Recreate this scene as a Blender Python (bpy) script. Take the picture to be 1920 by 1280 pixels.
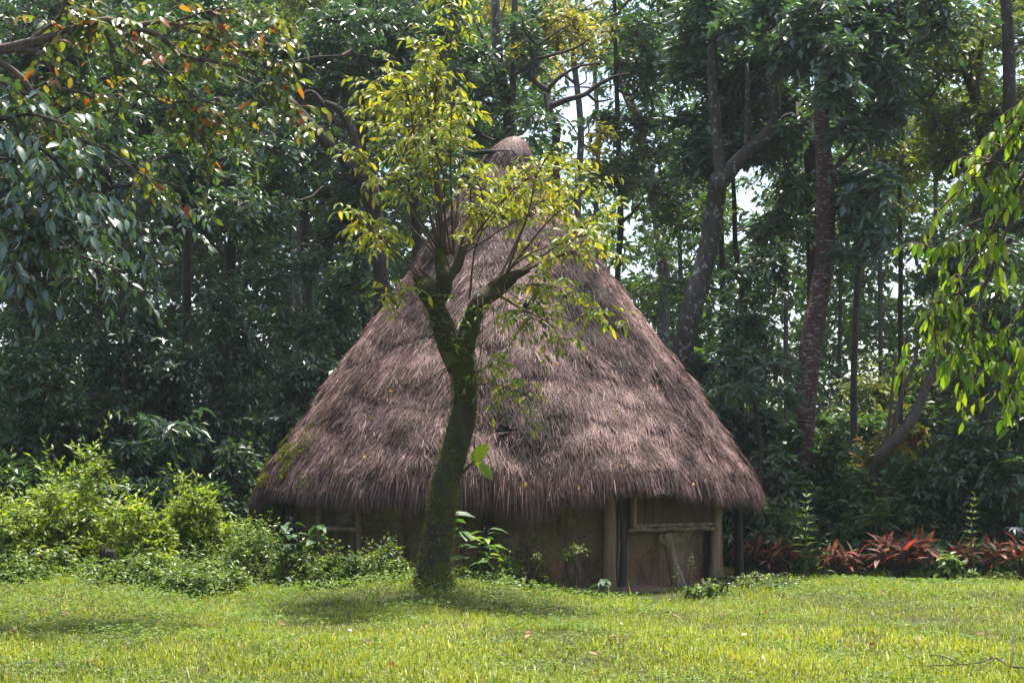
import bpy, math, zlib
import numpy as np
from mathutils import Matrix, Vector

for _o in list(bpy.data.objects):
    bpy.data.objects.remove(_o)
sc = bpy.context.scene
COL = sc.collection

# ------------------------------------------------------------------ camera
FPX, HZ, CZ = 3100.0, 900.0, 1.7          # focal length / horizon row of the 1920 px photograph, eye height
cam_d = bpy.data.cameras.new('camera')
cam = bpy.data.objects.new('camera', cam_d); COL.objects.link(cam)
cam.location = (0, 0, CZ); cam.rotation_euler = (math.radians(90), 0, 0)
cam_d.sensor_width = 36.0; cam_d.lens = 36.0 * FPX / 1920.0
cam_d.shift_y = (HZ - 640.0) / 1920.0
cam_d.clip_start = 0.2; cam_d.clip_end = 1500
sc.camera = cam

# ------------------------------------------------------------------ light
SUN_EL, SUN_AZ = 73.0, 25.0                # azimuth measured from +Y (behind the hut) towards +X
world = bpy.data.worlds.new('World'); sc.world = world; world.use_nodes = True
wn = world.node_tree; wn.nodes.clear()
sky = wn.nodes.new('ShaderNodeTexSky'); sky.sky_type = 'NISHITA'; sky.sun_disc = False
sky.sun_elevation = math.radians(SUN_EL); sky.sun_rotation = math.radians(SUN_AZ)
sky.air_density = 1.0; sky.dust_density = 3.0; sky.ozone_density = 1.0
bg = wn.nodes.new('ShaderNodeBackground'); bg.inputs['Strength'].default_value = 0.15
wo = wn.nodes.new('ShaderNodeOutputWorld')
wn.links.new(sky.outputs[0], bg.inputs[0]); wn.links.new(bg.outputs[0], wo.inputs[0])
sun_d = bpy.data.lights.new('sun', 'SUN'); sun_d.energy = 5.0; sun_d.angle = math.radians(2.0)
sun_d.color = (1.0, 0.95, 0.86)
sun = bpy.data.objects.new('sun', sun_d); COL.objects.link(sun)
_e, _a = math.radians(SUN_EL), math.radians(SUN_AZ)
S_DIR = Vector((math.sin(_a) * math.cos(_e), math.cos(_a) * math.cos(_e), math.sin(_e)))
sun.rotation_euler = S_DIR.to_track_quat('Z', 'Y').to_euler(); sun.location = (0, 0, 40)
sc.view_settings.view_transform = 'Standard'; sc.view_settings.look = 'None'
sc.view_settings.exposure = 1.35; sc.view_settings.gamma = 1.0
sc.view_settings.use_curve_mapping = False
cy = sc.cycles
cy.max_bounces = 6; cy.diffuse_bounces = 3; cy.glossy_bounces = 2; cy.transmission_bounces = 3
cy.volume_bounces = 0; cy.transparent_max_bounces = 6
cy.use_adaptive_sampling = True; cy.adaptive_threshold = 0.02
cy.use_denoising = True
cy.caustics_reflective = False; cy.caustics_refractive = False
cy.sample_clamp_indirect = 6.0

# ------------------------------------------------------------------ helpers
def RG(s): return np.random.default_rng(zlib.crc32(str(s).encode()))
def W(px, py, Y): return np.array([(px - 960.0) / FPX * Y, Y, CZ + (HZ - py) / FPX * Y])
def WL(pts, Y):
    out = []
    for p in pts:
        y = Y + (p[2] if len(p) > 2 else 0)
        out.append(W(p[0], p[1], y))
    return np.array(out)
def nrm(a):
    a = np.asarray(a, float); return a / (np.linalg.norm(a, axis=-1, keepdims=True) + 1e-9)
_nr = np.random.default_rng(5)
_K = _nr.normal(size=(5, 6, 3)); _PH = _nr.uniform(0, 6.28, size=(5, 6))
def noise(P, f=1.0, oct=3):
    P = np.asarray(P, float) * f; s = 0; a = 1.0; tot = 0
    for o in range(oct):
        v = 0
        for i in range(6):
            v = v + np.sin(P @ _K[o, i] * 1.7 + _PH[o, i])
        s = s + a * v / 3.2; tot += a; a *= 0.55; P = P * 2.03
    return s / tot                                       # about -1 .. 1

HUT = np.array([-0.06, 28.5, 0.0])
TREE_Y = 22.6
def ground_z(x, y):
    x = np.asarray(x, float); y = np.asarray(y, float)
    z = 0.34 * np.exp(-(((x + 0.95) / 1.5) ** 2 + ((y - 22.9) / 1.3) ** 2))
    z = z + 0.45 * (1 / (1 + np.exp((x + 5.2) * 1.1))) * (1 / (1 + np.exp(-(y - 22.5) * .9)))
    z = z + 0.05 * np.sin(x * .6 + 1.1) * np.sin(y * .45) + 0.025 * np.sin(x * 1.7 + y * 1.1)
    d = np.sqrt((x - HUT[0]) ** 2 + (y - HUT[1]) ** 2)
    flat = np.clip((d - 4.2) / 1.2, 0, 1)
    z = z * flat + 0.03 * (1 - flat)
    far = np.clip((y - 34) / 40, 0, 1)
    return z + 1.2 * far * far

class MB:
    def __init__(s): s.v = []; s.f3 = []; s.f4 = []; s.r = []; s.n = 0
    def add(s, V, t=None, q=None, r=0.5):
        V = np.asarray(V, float).reshape(-1, 3); k = len(V)
        s.v.append(V)
        if t is not None and len(t): s.f3.append(np.asarray(t, np.int64).reshape(-1, 3) + s.n)
        if q is not None and len(q): s.f4.append(np.asarray(q, np.int64).reshape(-1, 4) + s.n)
        s.r.append(np.broadcast_to(np.asarray(r, float), (k,)).copy()); s.n += k
        return s
    def mesh(s, name, origin=(0, 0, 0), smooth=True):
        me = bpy.data.meshes.new(name)
        V = np.concatenate(s.v) - np.asarray(origin, float)
        t = np.concatenate(s.f3) if s.f3 else np.zeros((0, 3), np.int64)
        q = np.concatenate(s.f4) if s.f4 else np.zeros((0, 4), np.int64)
        me.vertices.add(len(V)); me.vertices.foreach_set('co', V.astype(np.float32).ravel())
        li = np.concatenate([t.ravel(), q.ravel()]).astype(np.int32)
        me.loops.add(len(li)); me.loops.foreach_set('vertex_index', li)
        ls = np.concatenate([np.arange(len(t)) * 3, len(t) * 3 + np.arange(len(q)) * 4]).astype(np.int32)
        me.polygons.add(len(ls)); me.polygons.foreach_set('loop_start', ls)
        at = me.attributes.new('rnd', 'FLOAT', 'POINT')
        at.data.foreach_set('value', np.concatenate(s.r).astype(np.float32))
        me.update(calc_edges=True); me.validate()
        me.polygons.foreach_set('use_smooth', np.full(len(ls), smooth))
        return me
    def build(s, name, mat, parent=None, smooth=True, kind=None):
        org = parent_loc(parent)
        o = bpy.data.objects.new(name, s.mesh(name, org, smooth)); COL.objects.link(o)
        o.data.materials.append(mat)
        if parent is not None: o.parent = parent
        if kind: o['kind'] = kind
        return o
def parent_loc(p):
    l = np.zeros(3)
    while p is not None:
        l += np.array(p.location); p = p.parent
    return l
def thing(name, label, cat, loc, group=None):
    o = bpy.data.objects.new(name, None); COL.objects.link(o)
    o.location = [float(c) for c in loc]; o.empty_display_size = .2
    o['label'] = label; o['category'] = cat
    if group: o['group'] = group
    return o
def tag(o, label, cat, group=None):
    o['label'] = label; o['category'] = cat
    if group: o['group'] = group
    return o

def smooth_path(P, n):
    P = np.asarray(P, float)
    if len(P) == 2:
        t = np.linspace(0, 1, n)[:, None]; return P[0] * (1 - t) + P[1] * t
    Q = np.vstack([2 * P[0] - P[1], P, 2 * P[-1] - P[-2]])
    u = np.linspace(0, len(P) - 1 - 1e-6, n); i = u.astype(int); f = (u - i)[:, None]
    a, b, c, d = Q[i], Q[i + 1], Q[i + 2], Q[i + 3]
    return .5 * (2 * b + (c - a) * f + (2 * a - 5 * b + 4 * c - d) * f ** 2 + (3 * b - a - 3 * c + d) * f ** 3)
def tube(mb, P, R, sides=7, n=None, bump=0.0, r=0.5, cap=True, seed=0):
    P = np.asarray(P, float); R = np.asarray(R, float)
    if n is None: n = max(2, (len(P) - 1) * 4)
    C = smooth_path(P, n)
    rr = np.interp(np.linspace(0, 1, n), np.linspace(0, 1, len(R)), R) if R.ndim else np.full(n, float(R))
    T = nrm(np.gradient(C, axis=0))
    ref = np.array([1., 0, 0]) if abs(T[0][0]) < .9 else np.array([0, 1., 0])
    N = np.zeros_like(T); a = ref
    for i in range(n):
        a = a - T[i] * (a @ T[i]); a = a / (np.linalg.norm(a) + 1e-9); N[i] = a
    B = np.cross(T, N)
    th = np.arange(sides) / sides * 2 * math.pi
    V = C[:, None] + (N[:, None] * np.cos(th)[None, :, None] + B[:, None] * np.sin(th)[None, :, None]) * rr[:, None, None]
    if bump:
        k = noise(V.reshape(-1, 3) + seed * 3.1, 2.2, 4).reshape(n, sides)
        V = C[:, None] + (V - C[:, None]) * (1 + bump * k)[..., None]
    i = np.arange(n - 1)[:, None]; j = np.arange(sides)[None]
    q = np.stack([i * sides + j, i * sides + (j + 1) % sides, (i + 1) * sides + (j + 1) % sides, (i + 1) * sides + j], -1).reshape(-1, 4)
    V = V.reshape(-1, 3); t = None
    if cap:
        V = np.vstack([V, C[0], C[-1]]); k = n * sides; b = (n - 1) * sides
        jj = np.arange(sides)
        t = np.vstack([np.stack([np.full(sides, k), (jj + 1) % sides, jj], -1),
                       np.stack([np.full(sides, k + 1), b + jj, b + (jj + 1) % sides], -1)])
    mb.add(V, t, q, r)
    return C
def twigs(mb, S, M, E, r0, r1, r=0.5, seg=3):
    """many thin three-sided twigs along quadratic curves"""
    n = len(S)
    if n == 0: return
    ts = np.linspace(0, 1, seg + 1)
    P = (1 - ts)[None, :, None] ** 2 * S[:, None] + (2 * ts * (1 - ts))[None, :, None] * M[:, None] + (ts ** 2)[None, :, None] * E[:, None]
    D = nrm(E - S); a = nrm(np.cross(D, np.array([.31, .22, .93]))); b = np.cross(D, a)
    rad = (np.asarray(r0).reshape(-1, 1) * (1 - ts) + np.asarray(r1).reshape(-1, 1) * ts) if np.ndim(r0) else (r0 * (1 - ts) + r1 * ts)[None]
    th = np.arange(3) * 2.0944
    V = P[:, :, None] + (a[:, None, None] * np.cos(th)[None, None, :, None] + b[:, None, None] * np.sin(th)[None, None, :, None]) * rad[:, :, None, None]
    base = []
    for s in range(seg):
        for j in range(3):
            base.append([s * 3 + j, s * 3 + (j + 1) % 3, (s + 1) * 3 + (j + 1) % 3, (s + 1) * 3 + j])
    base = np.array(base); k = (seg + 1) * 3
    q = (base[None] + (np.arange(n) * k)[:, None, None]).reshape(-1, 4)
    mb.add(V.reshape(-1, 3), None, q, r)

def rough(mb, amp):
    V = mb.v[-1]; d = np.stack([noise(V * np.array([1, 1, .35]), 7, 3), noise(V * np.array([1, 1, .35]) + 5, 7, 3), V[:, 0] * 0], -1); mb.v[-1] = V + d * amp
def leafT(w=.4, fold=.1, droop=.18, hi=True, tipw=.62):
    h = w / 2
    if hi:
        z = lambda y: -droop * y * y
        v = [(0, 0, 0), (-h * .85, .28, z(.28) + fold * w), (0, .28, z(.28)), (h * .85, .28, z(.28) + fold * w),
             (-h * tipw * 1.35, .62, z(.62) + fold * w), (0, .62, z(.62)), (h * tipw * 1.35, .62, z(.62) + fold * w), (0, 1, z(1))]
        f = [(0, 2, 1), (0, 3, 2), (1, 2, 5), (1, 5, 4), (2, 3, 6), (2, 6, 5), (4, 5, 7), (5, 6, 7)]
    else:
        v = [(0, 0, 0), (-h, .45, -.2 * droop + fold * w), (0, .5, -.25 * droop), (h, .45, -.2 * droop + fold * w), (0, 1, -droop)]
        f = [(0, 2, 1), (0, 3, 2), (1, 2, 4), (2, 3, 4)]
    return np.array(v, float), np.array(f)
def leafT2(w=.4, fold=.12, droop=.15):
    h = w / 2
    return np.array([(0, 0, 0), (-h, .45, fold * w - .2 * droop), (h, .45, fold * w - .2 * droop), (0, 1, -droop)]), np.array([(0, 3, 1), (0, 2, 3)])
def leaf_frames(D, N):
    y = nrm(D); x = nrm(np.cross(y, N)); z = np.cross(x, y)
    return x, y, z
def emit(mb, P, D, N, size, T, r):
    n = len(P)
    if n == 0: return
    tv, tf = T; x, y, z = leaf_frames(D, N)
    s = np.broadcast_to(np.asarray(size, float), (n,))[:, None, None]
    V = P[:, None] + s * (tv[None, :, 0:1] * x[:, None] + tv[None, :, 1:2] * y[:, None] + tv[None, :, 2:3] * z[:, None])
    F = tf[None] + (np.arange(n) * len(tv))[:, None, None]
    mb.add(V.reshape(-1, 3), F.reshape(-1, 3), None, np.repeat(np.broadcast_to(np.asarray(r, float), (n,)), len(tv)))
def leaf_objects(parent, P, D, N, size, T, mat, name='leaf', mkey=None, shared={}):
    """each large leaf an object of its own, sharing mesh data"""
    key = (mat.name, mkey or str(T[0].tolist()))
    if key not in shared:
        me = MB().add(T[0], T[1]).mesh(name); me.materials.append(mat); shared[key] = me
    me = shared[key]; x, y, z = leaf_frames(D, N); org = parent_loc(parent)
    s = np.broadcast_to(np.asarray(size, float), (len(P),))
    for i in range(len(P)):
        o = bpy.data.objects.new(name, me); COL.objects.link(o); o.parent = parent
        p = P[i] - org; k = s[i]
        o.matrix_local = Matrix(((x[i][0] * k, y[i][0] * k, z[i][0] * k, p[0]), (x[i][1] * k, y[i][1] * k, z[i][1] * k, p[1]),
                                 (x[i][2] * k, y[i][2] * k, z[i][2] * k, p[2]), (0, 0, 0, 1)))

# ------------------------------------------------------------------ materials
class NT:
    def __init__(s, name):
        s.m = bpy.data.materials.new(name); s.m.use_nodes = True; s.t = s.m.node_tree; s.t.nodes.clear()
        s.out = s.n('ShaderNodeOutputMaterial')
    def n(s, t, **kw):
        o = s.t.nodes.new(t)
        for k, v in kw.items(): setattr(o, k, v)
        return o
    def l(s, a, b): s.t.links.new(a, b)
    def ramp(s, stops, fac=None, interp='LINEAR'):
        r = s.n('ShaderNodeValToRGB'); e = r.color_ramp.elements; r.color_ramp.interpolation = interp
        while len(e) < len(stops): e.new(.5)
        for i, (p, c) in enumerate(stops): e[i].position = p; e[i].color = (*c, 1) if len(c) == 3 else c
        if fac is not None: s.l(fac, r.inputs[0])
        return r
    def noise(s, scale, detail=5, rough=.6, vec=None):
        o = s.n('ShaderNodeTexNoise'); o.inputs['Scale'].default_value = scale
        o.inputs['Detail'].default_value = detail; o.inputs['Roughness'].default_value = rough
        if vec is not None: s.l(vec, o.inputs['Vector'])
        return o
    def coord(s, scale=(1, 1, 1), kind='Object'):
        c = s.n('ShaderNodeTexCoord'); m = s.n('ShaderNodeMapping'); m.inputs['Scale'].default_value = scale
        s.l(c.outputs[kind], m.inputs[0]); return m.outputs[0]
    def mix(s, a, b, fac):
        o = s.n('ShaderNodeMix', data_type='RGBA')
        for sock, v in ((o.inputs[6], a), (o.inputs[7], b), (o.inputs[0], fac)):
            if hasattr(v, 'links') or hasattr(v, 'is_linked'): s.l(v, sock)
            elif isinstance(v, (int, float)): sock.default_value = v
            else: sock.default_value = (*v, 1)
        return o.outputs[2]
    def pbsdf(s, col, rough=.8, spec=.3):
        b = s.n('ShaderNodeBsdfPrincipled')
        if hasattr(col, 'is_linked'): s.l(col, b.inputs['Base Color'])
        else: b.inputs['Base Color'].default_value = (*col, 1)
        b.inputs['Roughness'].default_value = rough; b.inputs['Specular IOR Level'].default_value = spec
        return b
    def bump(s, b, h, strength=.5, dist=.02):
        o = s.n('ShaderNodeBump'); o.inputs['Strength'].default_value = strength; o.inputs['Distance'].default_value = dist
        s.l(h, o.inputs['Height']); s.l(o.outputs[0], b.inputs['Normal'])
    def end(s, sh): s.l(sh, s.out.inputs['Surface']); return s.m

def leaf_mat(name, cols, trans=(1.5, 1.6, .5), tr=.35, rough=.4, spec=.5, obj=False, blot=None):
    """leaf blade: colour differs from leaf to leaf; light comes through it"""
    n = NT(name)
    if obj: fac = n.n('ShaderNodeObjectInfo').outputs['Random']
    else: fac = n.n('ShaderNodeAttribute', attribute_name='rnd').outputs['Fac']
    st = [(i / (len(cols) - 1), c) for i, c in enumerate(cols)]
    col = n.ramp(st, fac).outputs[0]
    if blot:
        nz = n.noise(blot[0], 3, .6, n.coord()); rp = n.ramp([(blot[2], (0, 0, 0)), (blot[2] + .06, (1, 1, 1))], nz.outputs[0])
        col = n.mix(col, blot[1], rp.outputs[0])
    b = n.pbsdf(col, rough, spec)
    t = n.n('ShaderNodeBsdfTranslucent'); vm = n.n('ShaderNodeVectorMath', operation='MULTIPLY')
    n.l(col, vm.inputs[0]); vm.inputs[1].default_value = trans; n.l(vm.outputs[0], t.inputs[0])
    mx = n.n('ShaderNodeMixShader'); mx.inputs[0].default_value = tr
    n.l(b.outputs[0], mx.inputs[1]); n.l(t.outputs[0], mx.inputs[2])
    return n.end(mx.outputs[0])
def bark_mat(name, dark, mid, lichen=None, lscale=9.0, lthr=.58, rings=0, moss=None, mthr=.5, zs=.25, bs=.7):
    n = NT(name); v = n.coord((1, 1, zs))
    nz = n.noise(14, 8, .65, v)
    col = n.ramp([(.3, dark), (.7, mid)], nz.outputs[0]).outputs[0]
    if lichen:
        l = n.noise(lscale, 5, .6, n.coord((1, 1, 4 if rings else .9)))
        f = n.ramp([(lthr, (0, 0, 0)), (lthr + .05, (1, 1, 1))], l.outputs[0])
        col = n.mix(col, lichen, f.outputs[0])
    if moss:
        l = n.noise(3.2, 6, .7, n.coord((1, 1, .6)))
        f = n.ramp([(mthr - .09, (0, 0, 0)), (mthr + .09, (1, 1, 1))], l.outputs[0])
        fine = n.noise(40, 4, .6, n.coord())
        mc = n.ramp([(.3, tuple(c * .45 for c in moss)), (.7, moss)], fine.outputs[0]).outputs[0]
        col = n.mix(col, mc, f.outputs[0])
    b = n.pbsdf(col, .85, .2); n.bump(b, nz.outputs[0], bs, .03)
    return n.end(b.outputs[0])

M = {}
G = (1.35, 1.6, .45)
M['dark'] = leaf_mat('dark_leaf', [(.026, .060, .026), (.040, .084, .032), (.056, .106, .036), (.080, .130, .036)], G, .30, .38, .75)
M['deep'] = leaf_mat('deep_leaf', [(.020, .050, .028), (.032, .070, .036), (.044, .088, .040), (.062, .105, .040)], G, .28, .38, .75)
M['blue'] = leaf_mat('blue_leaf', [(.030, .066, .044), (.044, .088, .054), (.060, .108, .058), (.082, .128, .046)], G, .30, .36, .8)
M['mid'] = leaf_mat('mid_leaf', [(.030, .070, .020), (.045, .095, .024), (.065, .120, .026), (.110, .150, .030)], G, .38, .38, .5)
M['olive'] = leaf_mat('olive_leaf', [(.045, .070, .018), (.080, .110, .022), (.140, .150, .028), (.24, .19, .03)], G, .45, .40, .45)
M['yellow'] = leaf_mat('yellow_leaf', [(.10, .13, .020), (.19, .20, .028), (.30, .27, .035), (.42, .30, .04)], (1.3, 1.3, .5), .5, .42, .4)
M['mixed'] = leaf_mat('turning_leaf', [(.035, .075, .020), (.060, .110, .024), (.110, .150, .026), (.20, .20, .03), (.34, .15, .03), (.36, .06, .025)], (1.35, 1.35, .5), .42, .36, .5)
M['silver'] = leaf_mat('silver_leaf', [(.040, .080, .056), (.052, .098, .064), (.066, .115, .062), (.080, .13, .055)], G, .22, .27, 1.0)
M['shrub'] = leaf_mat('bright_shrub_leaf', [(.08, .14, .020), (.15, .22, .025), (.25, .32, .03), (.38, .40, .04)], (1.25, 1.3, .5), .48, .40, .45)
M['cover'] = leaf_mat('ground_cover_leaf', [(.055, .11, .022), (.10, .165, .028), (.16, .225, .034), (.26, .30, .06)], (1.3, 1.4, .5), .42, .42, .5)
M['crown'] = leaf_mat('yellow_green_leaf', [(.06, .115, .016), (.11, .17, .018), (.18, .235, .022), (.27, .30, .026), (.38, .32, .035)], (1.3, 1.25, .5), .5, .42, .45)
M['crown_o'] = leaf_mat('yellow_green_large_leaf', [(.06, .115, .016), (.11, .17, .018), (.18, .235, .022), (.27, .30, .026), (.38, .32, .035)], (1.3, 1.25, .5), .5, .42, .45, obj=True)
M['hang_o'] = leaf_mat('hanging_green_leaf', [(.06, .14, .015), (.10, .20, .016), (.15, .26, .018), (.22, .31, .024), (.29, .33, .03), (.07, .14, .03)], (1.3, 1.4, .45), .48, .44, .35, obj=True, blot=(11, (.36, .17, .04), .64))
M['silver_o'] = leaf_mat('silver_large_leaf', [(.040, .080, .056), (.052, .098, .064), (.066, .115, .062), (.080, .13, .055)], G, .22, .27, 1.0, obj=True)
M['broad_o'] = leaf_mat('broad_leaf', [(.035, .085, .028), (.055, .12, .032), (.09, .17, .03), (.22, .25, .03)], (1.3, 1.4, .5), .4, .5, .3, obj=True)
M['broaddark_o'] = leaf_mat('broad_dark_leaf', [(.025, .065, .032), (.035, .085, .038), (.05, .11, .04), (.08, .14, .04)], (1.3, 1.4, .5), .3, .5, .3, obj=True)
M['lime_o'] = leaf_mat('lime_leaf', [(.17, .25, .02), (.24, .32, .03), (.32, .36, .03)], (1.3, 1.3, .5), .55, .45, .35, obj=True)
M['cord_o'] = leaf_mat('red_leaf', [(.05, .07, .028), (.08, .055, .03), (.26, .03, .03), (.15, .06, .035), (.34, .22, .14), (.09, .10, .045), (.05, .08, .03), (.38, .035, .035), (.22, .13, .08), (.30, .16, .11), (.06, .09, .035)], (1.3, .8, .7), .35, .5, .25, obj=True)
M['lily_o'] = leaf_mat('strap_leaf', [(.025, .06, .03), (.04, .09, .036), (.06, .12, .04)], G, .3, .36, .5, obj=True)
M['twig'] = bark_mat('twig_bark', (.035, .025, .02), (.09, .065, .05), bs=.2)
M['twig_red'] = bark_mat('young_shoot_bark', (.05, .03, .022), (.12, .075, .05), bs=.2)
M['bark'] = bark_mat('dark_bark', (.022, .016, .013), (.075, .055, .044), (.16, .17, .14), 10, .63)
M['bark_pale'] = bark_mat('lichen_bark', (.035, .028, .022), (.10, .08, .064), (.24, .25, .21), 9, .58)
M['bark_red'] = bark_mat('red_bark', (.040, .018, .015), (.125, .058, .046), (.28, .24, .21), 7, .57, rings=1)
M['bark_brown'] = bark_mat('brown_bark', (.05, .033, .025), (.16, .115, .09), (.22, .22, .17), 9, .66)
M['bark_moss'] = bark_mat('mossy_bark', (.018, .013, .010), (.07, .05, .038), (.36, .38, .32), 6, .655, moss=(.085, .095, .014), mthr=.51, bs=1.0)
M['moss'] = leaf_mat('moss', [(.05, .065, .010), (.10, .115, .014), (.19, .19, .022)], (1.2, 1.2, .5), .4, .7, .1)  # moss colour lifted to a lit tone; trunk edge tufts double as rim light
M['wood_dark'] = bark_mat('weathered_dark_wood', (.018, .014, .012), (.07, .055, .045), zs=.06)
M['wood'] = bark_mat('weathered_wood', (.09, .058, .036), (.30, .205, .135), zs=.05, bs=.8)
M['wood_pale'] = bark_mat('split_pale_wood', (.12, .09, .065), (.34, .27, .20), zs=.05, bs=.8)
def plank_mat():
    n = NT('brown_plank'); nz = n.noise(18, 6, .6, n.coord((3, 3, .2)))
    oi = n.n('ShaderNodeObjectInfo'); a = n.ramp([(.3, (.035, .02, .012)), (.7, (.12, .07, .04))], nz.outputs[0]).outputs[0]
    c = n.mix(a, (.06, .035, .022), n.ramp([(0, (0, 0, 0)), (1, (.7, .7, .7))], oi.outputs['Random']).outputs[0])
    b = n.pbsdf(c, .75, .25); n.bump(b, nz.outputs[0], .6, .01); return n.end(b.outputs[0])
M['plank'] = plank_mat()
def mud_mat():
    n = NT('mud_plaster'); v = n.coord()
    big = n.noise(1.1, 5, .6, v); fine = n.noise(22, 8, .7, v)
    a = n.ramp([(.3, (.14, .105, .060)), (.7, (.245, .185, .108))], fine.outputs[0]).outputs[0]
    rd = n.ramp([(.3, (.19, .10, .058)), (.7, (.33, .19, .112))], fine.outputs[0]).outputs[0]
    sx = n.n('ShaderNodeSeparateXYZ'); n.l(v, sx.inputs[0])
    ad = n.n('ShaderNodeMath', operation='MULTIPLY_ADD'); n.l(big.outputs[0], ad.inputs[0]); ad.inputs[1].default_value = -.9; n.l(sx.outputs[2], ad.inputs[2])
    f = n.ramp([(.0, (1, 1, 1)), (.5, (0, 0, 0))], ad.outputs[0])
    c = n.mix(a, rd, f.outputs[0])
    st = n.noise(2.6, 6, .65, n.coord((1.6, 1.6, .5))); c = n.mix(c, (.060, .040, .026), n.ramp([(.48, (0, 0, 0)), (.66, (.75, .75, .75))], st.outputs[0]).outputs[0])
    pt = n.noise(1.7, 4, .6, n.coord((1, 1, 1.2))); c = n.mix(c, (.30, .24, .155), n.ramp([(.60, (0, 0, 0)), (.64, (.6, .6, .6))], pt.outputs[0]).outputs[0])
    cr = n.n('ShaderNodeTexVoronoi', feature='DISTANCE_TO_EDGE'); cr.inputs['Scale'].default_value = 2.3
    wv = n.noise(3, 4, .6, v); wm = n.n('ShaderNodeMix', data_type='VECTOR'); wm.inputs[0].default_value = .35
    n.l(v, wm.inputs[4]); n.l(wv.outputs['Color'], wm.inputs[5]); n.l(wm.outputs[1], cr.inputs['Vector'])
    ck = n.ramp([(0, (1, 1, 1)), (.012, (0, 0, 0))], cr.outputs[0])
    c = n.mix(c, (.05, .04, .03), ck.outputs[0])
    b = n.pbsdf(c, .95, .1); n.bump(b, fine.outputs[0], 1.0, .06); return n.end(b.outputs[0])
M['mud'] = mud_mat()
def attr_mat(name, stops, rough=.8, spec=.2, tr=0, trc=(1, 1, 1)):
    n = NT(name); f = n.n('ShaderNodeAttribute', attribute_name='rnd').outputs['Fac']
    c = n.ramp(stops, f).outputs[0]; b = n.pbsdf(c, rough, spec); sh = b.outputs[0]
    if tr:
        t = n.n('ShaderNodeBsdfTranslucent'); vm = n.n('ShaderNodeVectorMath', operation='MULTIPLY')
        n.l(c, vm.inputs[0]); vm.inputs[1].default_value = trc; n.l(vm.outputs[0], t.inputs[0])
        mx = n.n('ShaderNodeMixShader'); mx.inputs[0].default_value = tr; n.l(sh, mx.inputs[1]); n.l(t.outputs[0], mx.inputs[2]); sh = mx.outputs[0]
    return n.end(sh)
M['straw'] = attr_mat('weathered_straw', [(0, (.024, .013, .011)), (.3, (.066, .038, .031)), (.6, (.158, .090, .079)), (.85, (.275, .170, .150)), (1, (.40, .275, .24))], .7, .25, .12, (1.2, 1, .8))
M['straw_base'] = attr_mat('packed_straw', [(0, (.03, .021, .018)), (1, (.14, .10, .088))], .9, .1)
M['grass'] = attr_mat('grass_blade', [(0, (.042, .082, .013)), (.35, (.150, .200, .022)), (.7, (.280, .325, .034)), (.95, (.38, .40, .058)), (1, (.34, .25, .12))], .5, .35, .42, (1.28, 1.22, .5))
M['herb'] = attr_mat('lawn_herb_leaf', [(0, (.06, .12, .026)), (.6, (.125, .195, .034)), (1, (.22, .275, .06))], .6, .25, .38, (1.3, 1.4, .5))
def soil_mat():
    n = NT('lawn_soil'); v = n.coord(); a = n.noise(3, 8, .7, v); c = n.noise(60, 4, .6, v)
    c1 = n.ramp([(.35, (.035, .045, .014)), (.65, (.075, .075, .028))], a.outputs[0]).outputs[0]
    c2 = n.mix(c1, (.10, .07, .045), n.ramp([(.55, (0, 0, 0)), (.7, (1, 1, 1))], c.outputs[0]).outputs[0])
    b = n.pbsdf(c2, .95, .1); n.bump(b, c.outputs[0], .8, .03); return n.end(b.outputs[0])
M['soil'] = soil_mat()
M['earth'] = bark_mat('red_earth', (.09, .05, .032), (.22, .135, .09), zs=1)
M['black'] = bark_mat('black_feather', (.008, .008, .010), (.02, .02, .024), bs=.1)
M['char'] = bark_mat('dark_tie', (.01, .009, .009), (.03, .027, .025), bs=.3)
M['dry_o'] = leaf_mat('dry_leaf', [(.16, .075, .04), (.22, .11, .06), (.30, .17, .09), (.13, .06, .035)], (1.2, .9, .7), .2, .6, .3, obj=True)
M['palewhite'] = leaf_mat('pale_dry_leaf', [(.40, .36, .26), (.46, .41, .30)], (1, 1, .9), .2, .6, .3, obj=True)
M['yelfall'] = leaf_mat('yellow_fallen_leaf', [(.50, .30, .04), (.45, .22, .04), (.45, .36, .08)], (1.1, 1, .6), .3, .5, .3, obj=True)
M['petal'] = leaf_mat('white_petal', [(.75, .75, .72), (.8, .8, .78)], (1, 1, 1), .3, .5, .3)

# ------------------------------------------------------------------ ground
def build_ground():
    xs = np.unique(np.concatenate([np.linspace(-200, -14, 24), np.linspace(-14, 14, 94), np.linspace(14, 200, 24)]))
    ys = np.unique(np.concatenate([np.linspace(-60, 10, 12), np.linspace(10, 34, 81), np.linspace(34, 420, 40)]))
    X, Y = np.meshgrid(xs, ys); Z = ground_z(X, Y)
    V = np.stack([X, Y, Z], -1).reshape(-1, 3); nx, ny = len(xs), len(ys)
    i = np.arange(ny - 1)[:, None]; j = np.arange(nx - 1)[None]
    q = np.stack([i * nx + j, i * nx + j + 1, (i + 1) * nx + j + 1, (i + 1) * nx + j], -1).reshape(-1, 4)
    o = MB().add(V, None, q).build('ground', M['soil']); o['kind'] = 'structure'
    o['label'] = 'soil of the clearing under the lawn and the forest'; o['category'] = 'ground'
build_ground()

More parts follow.
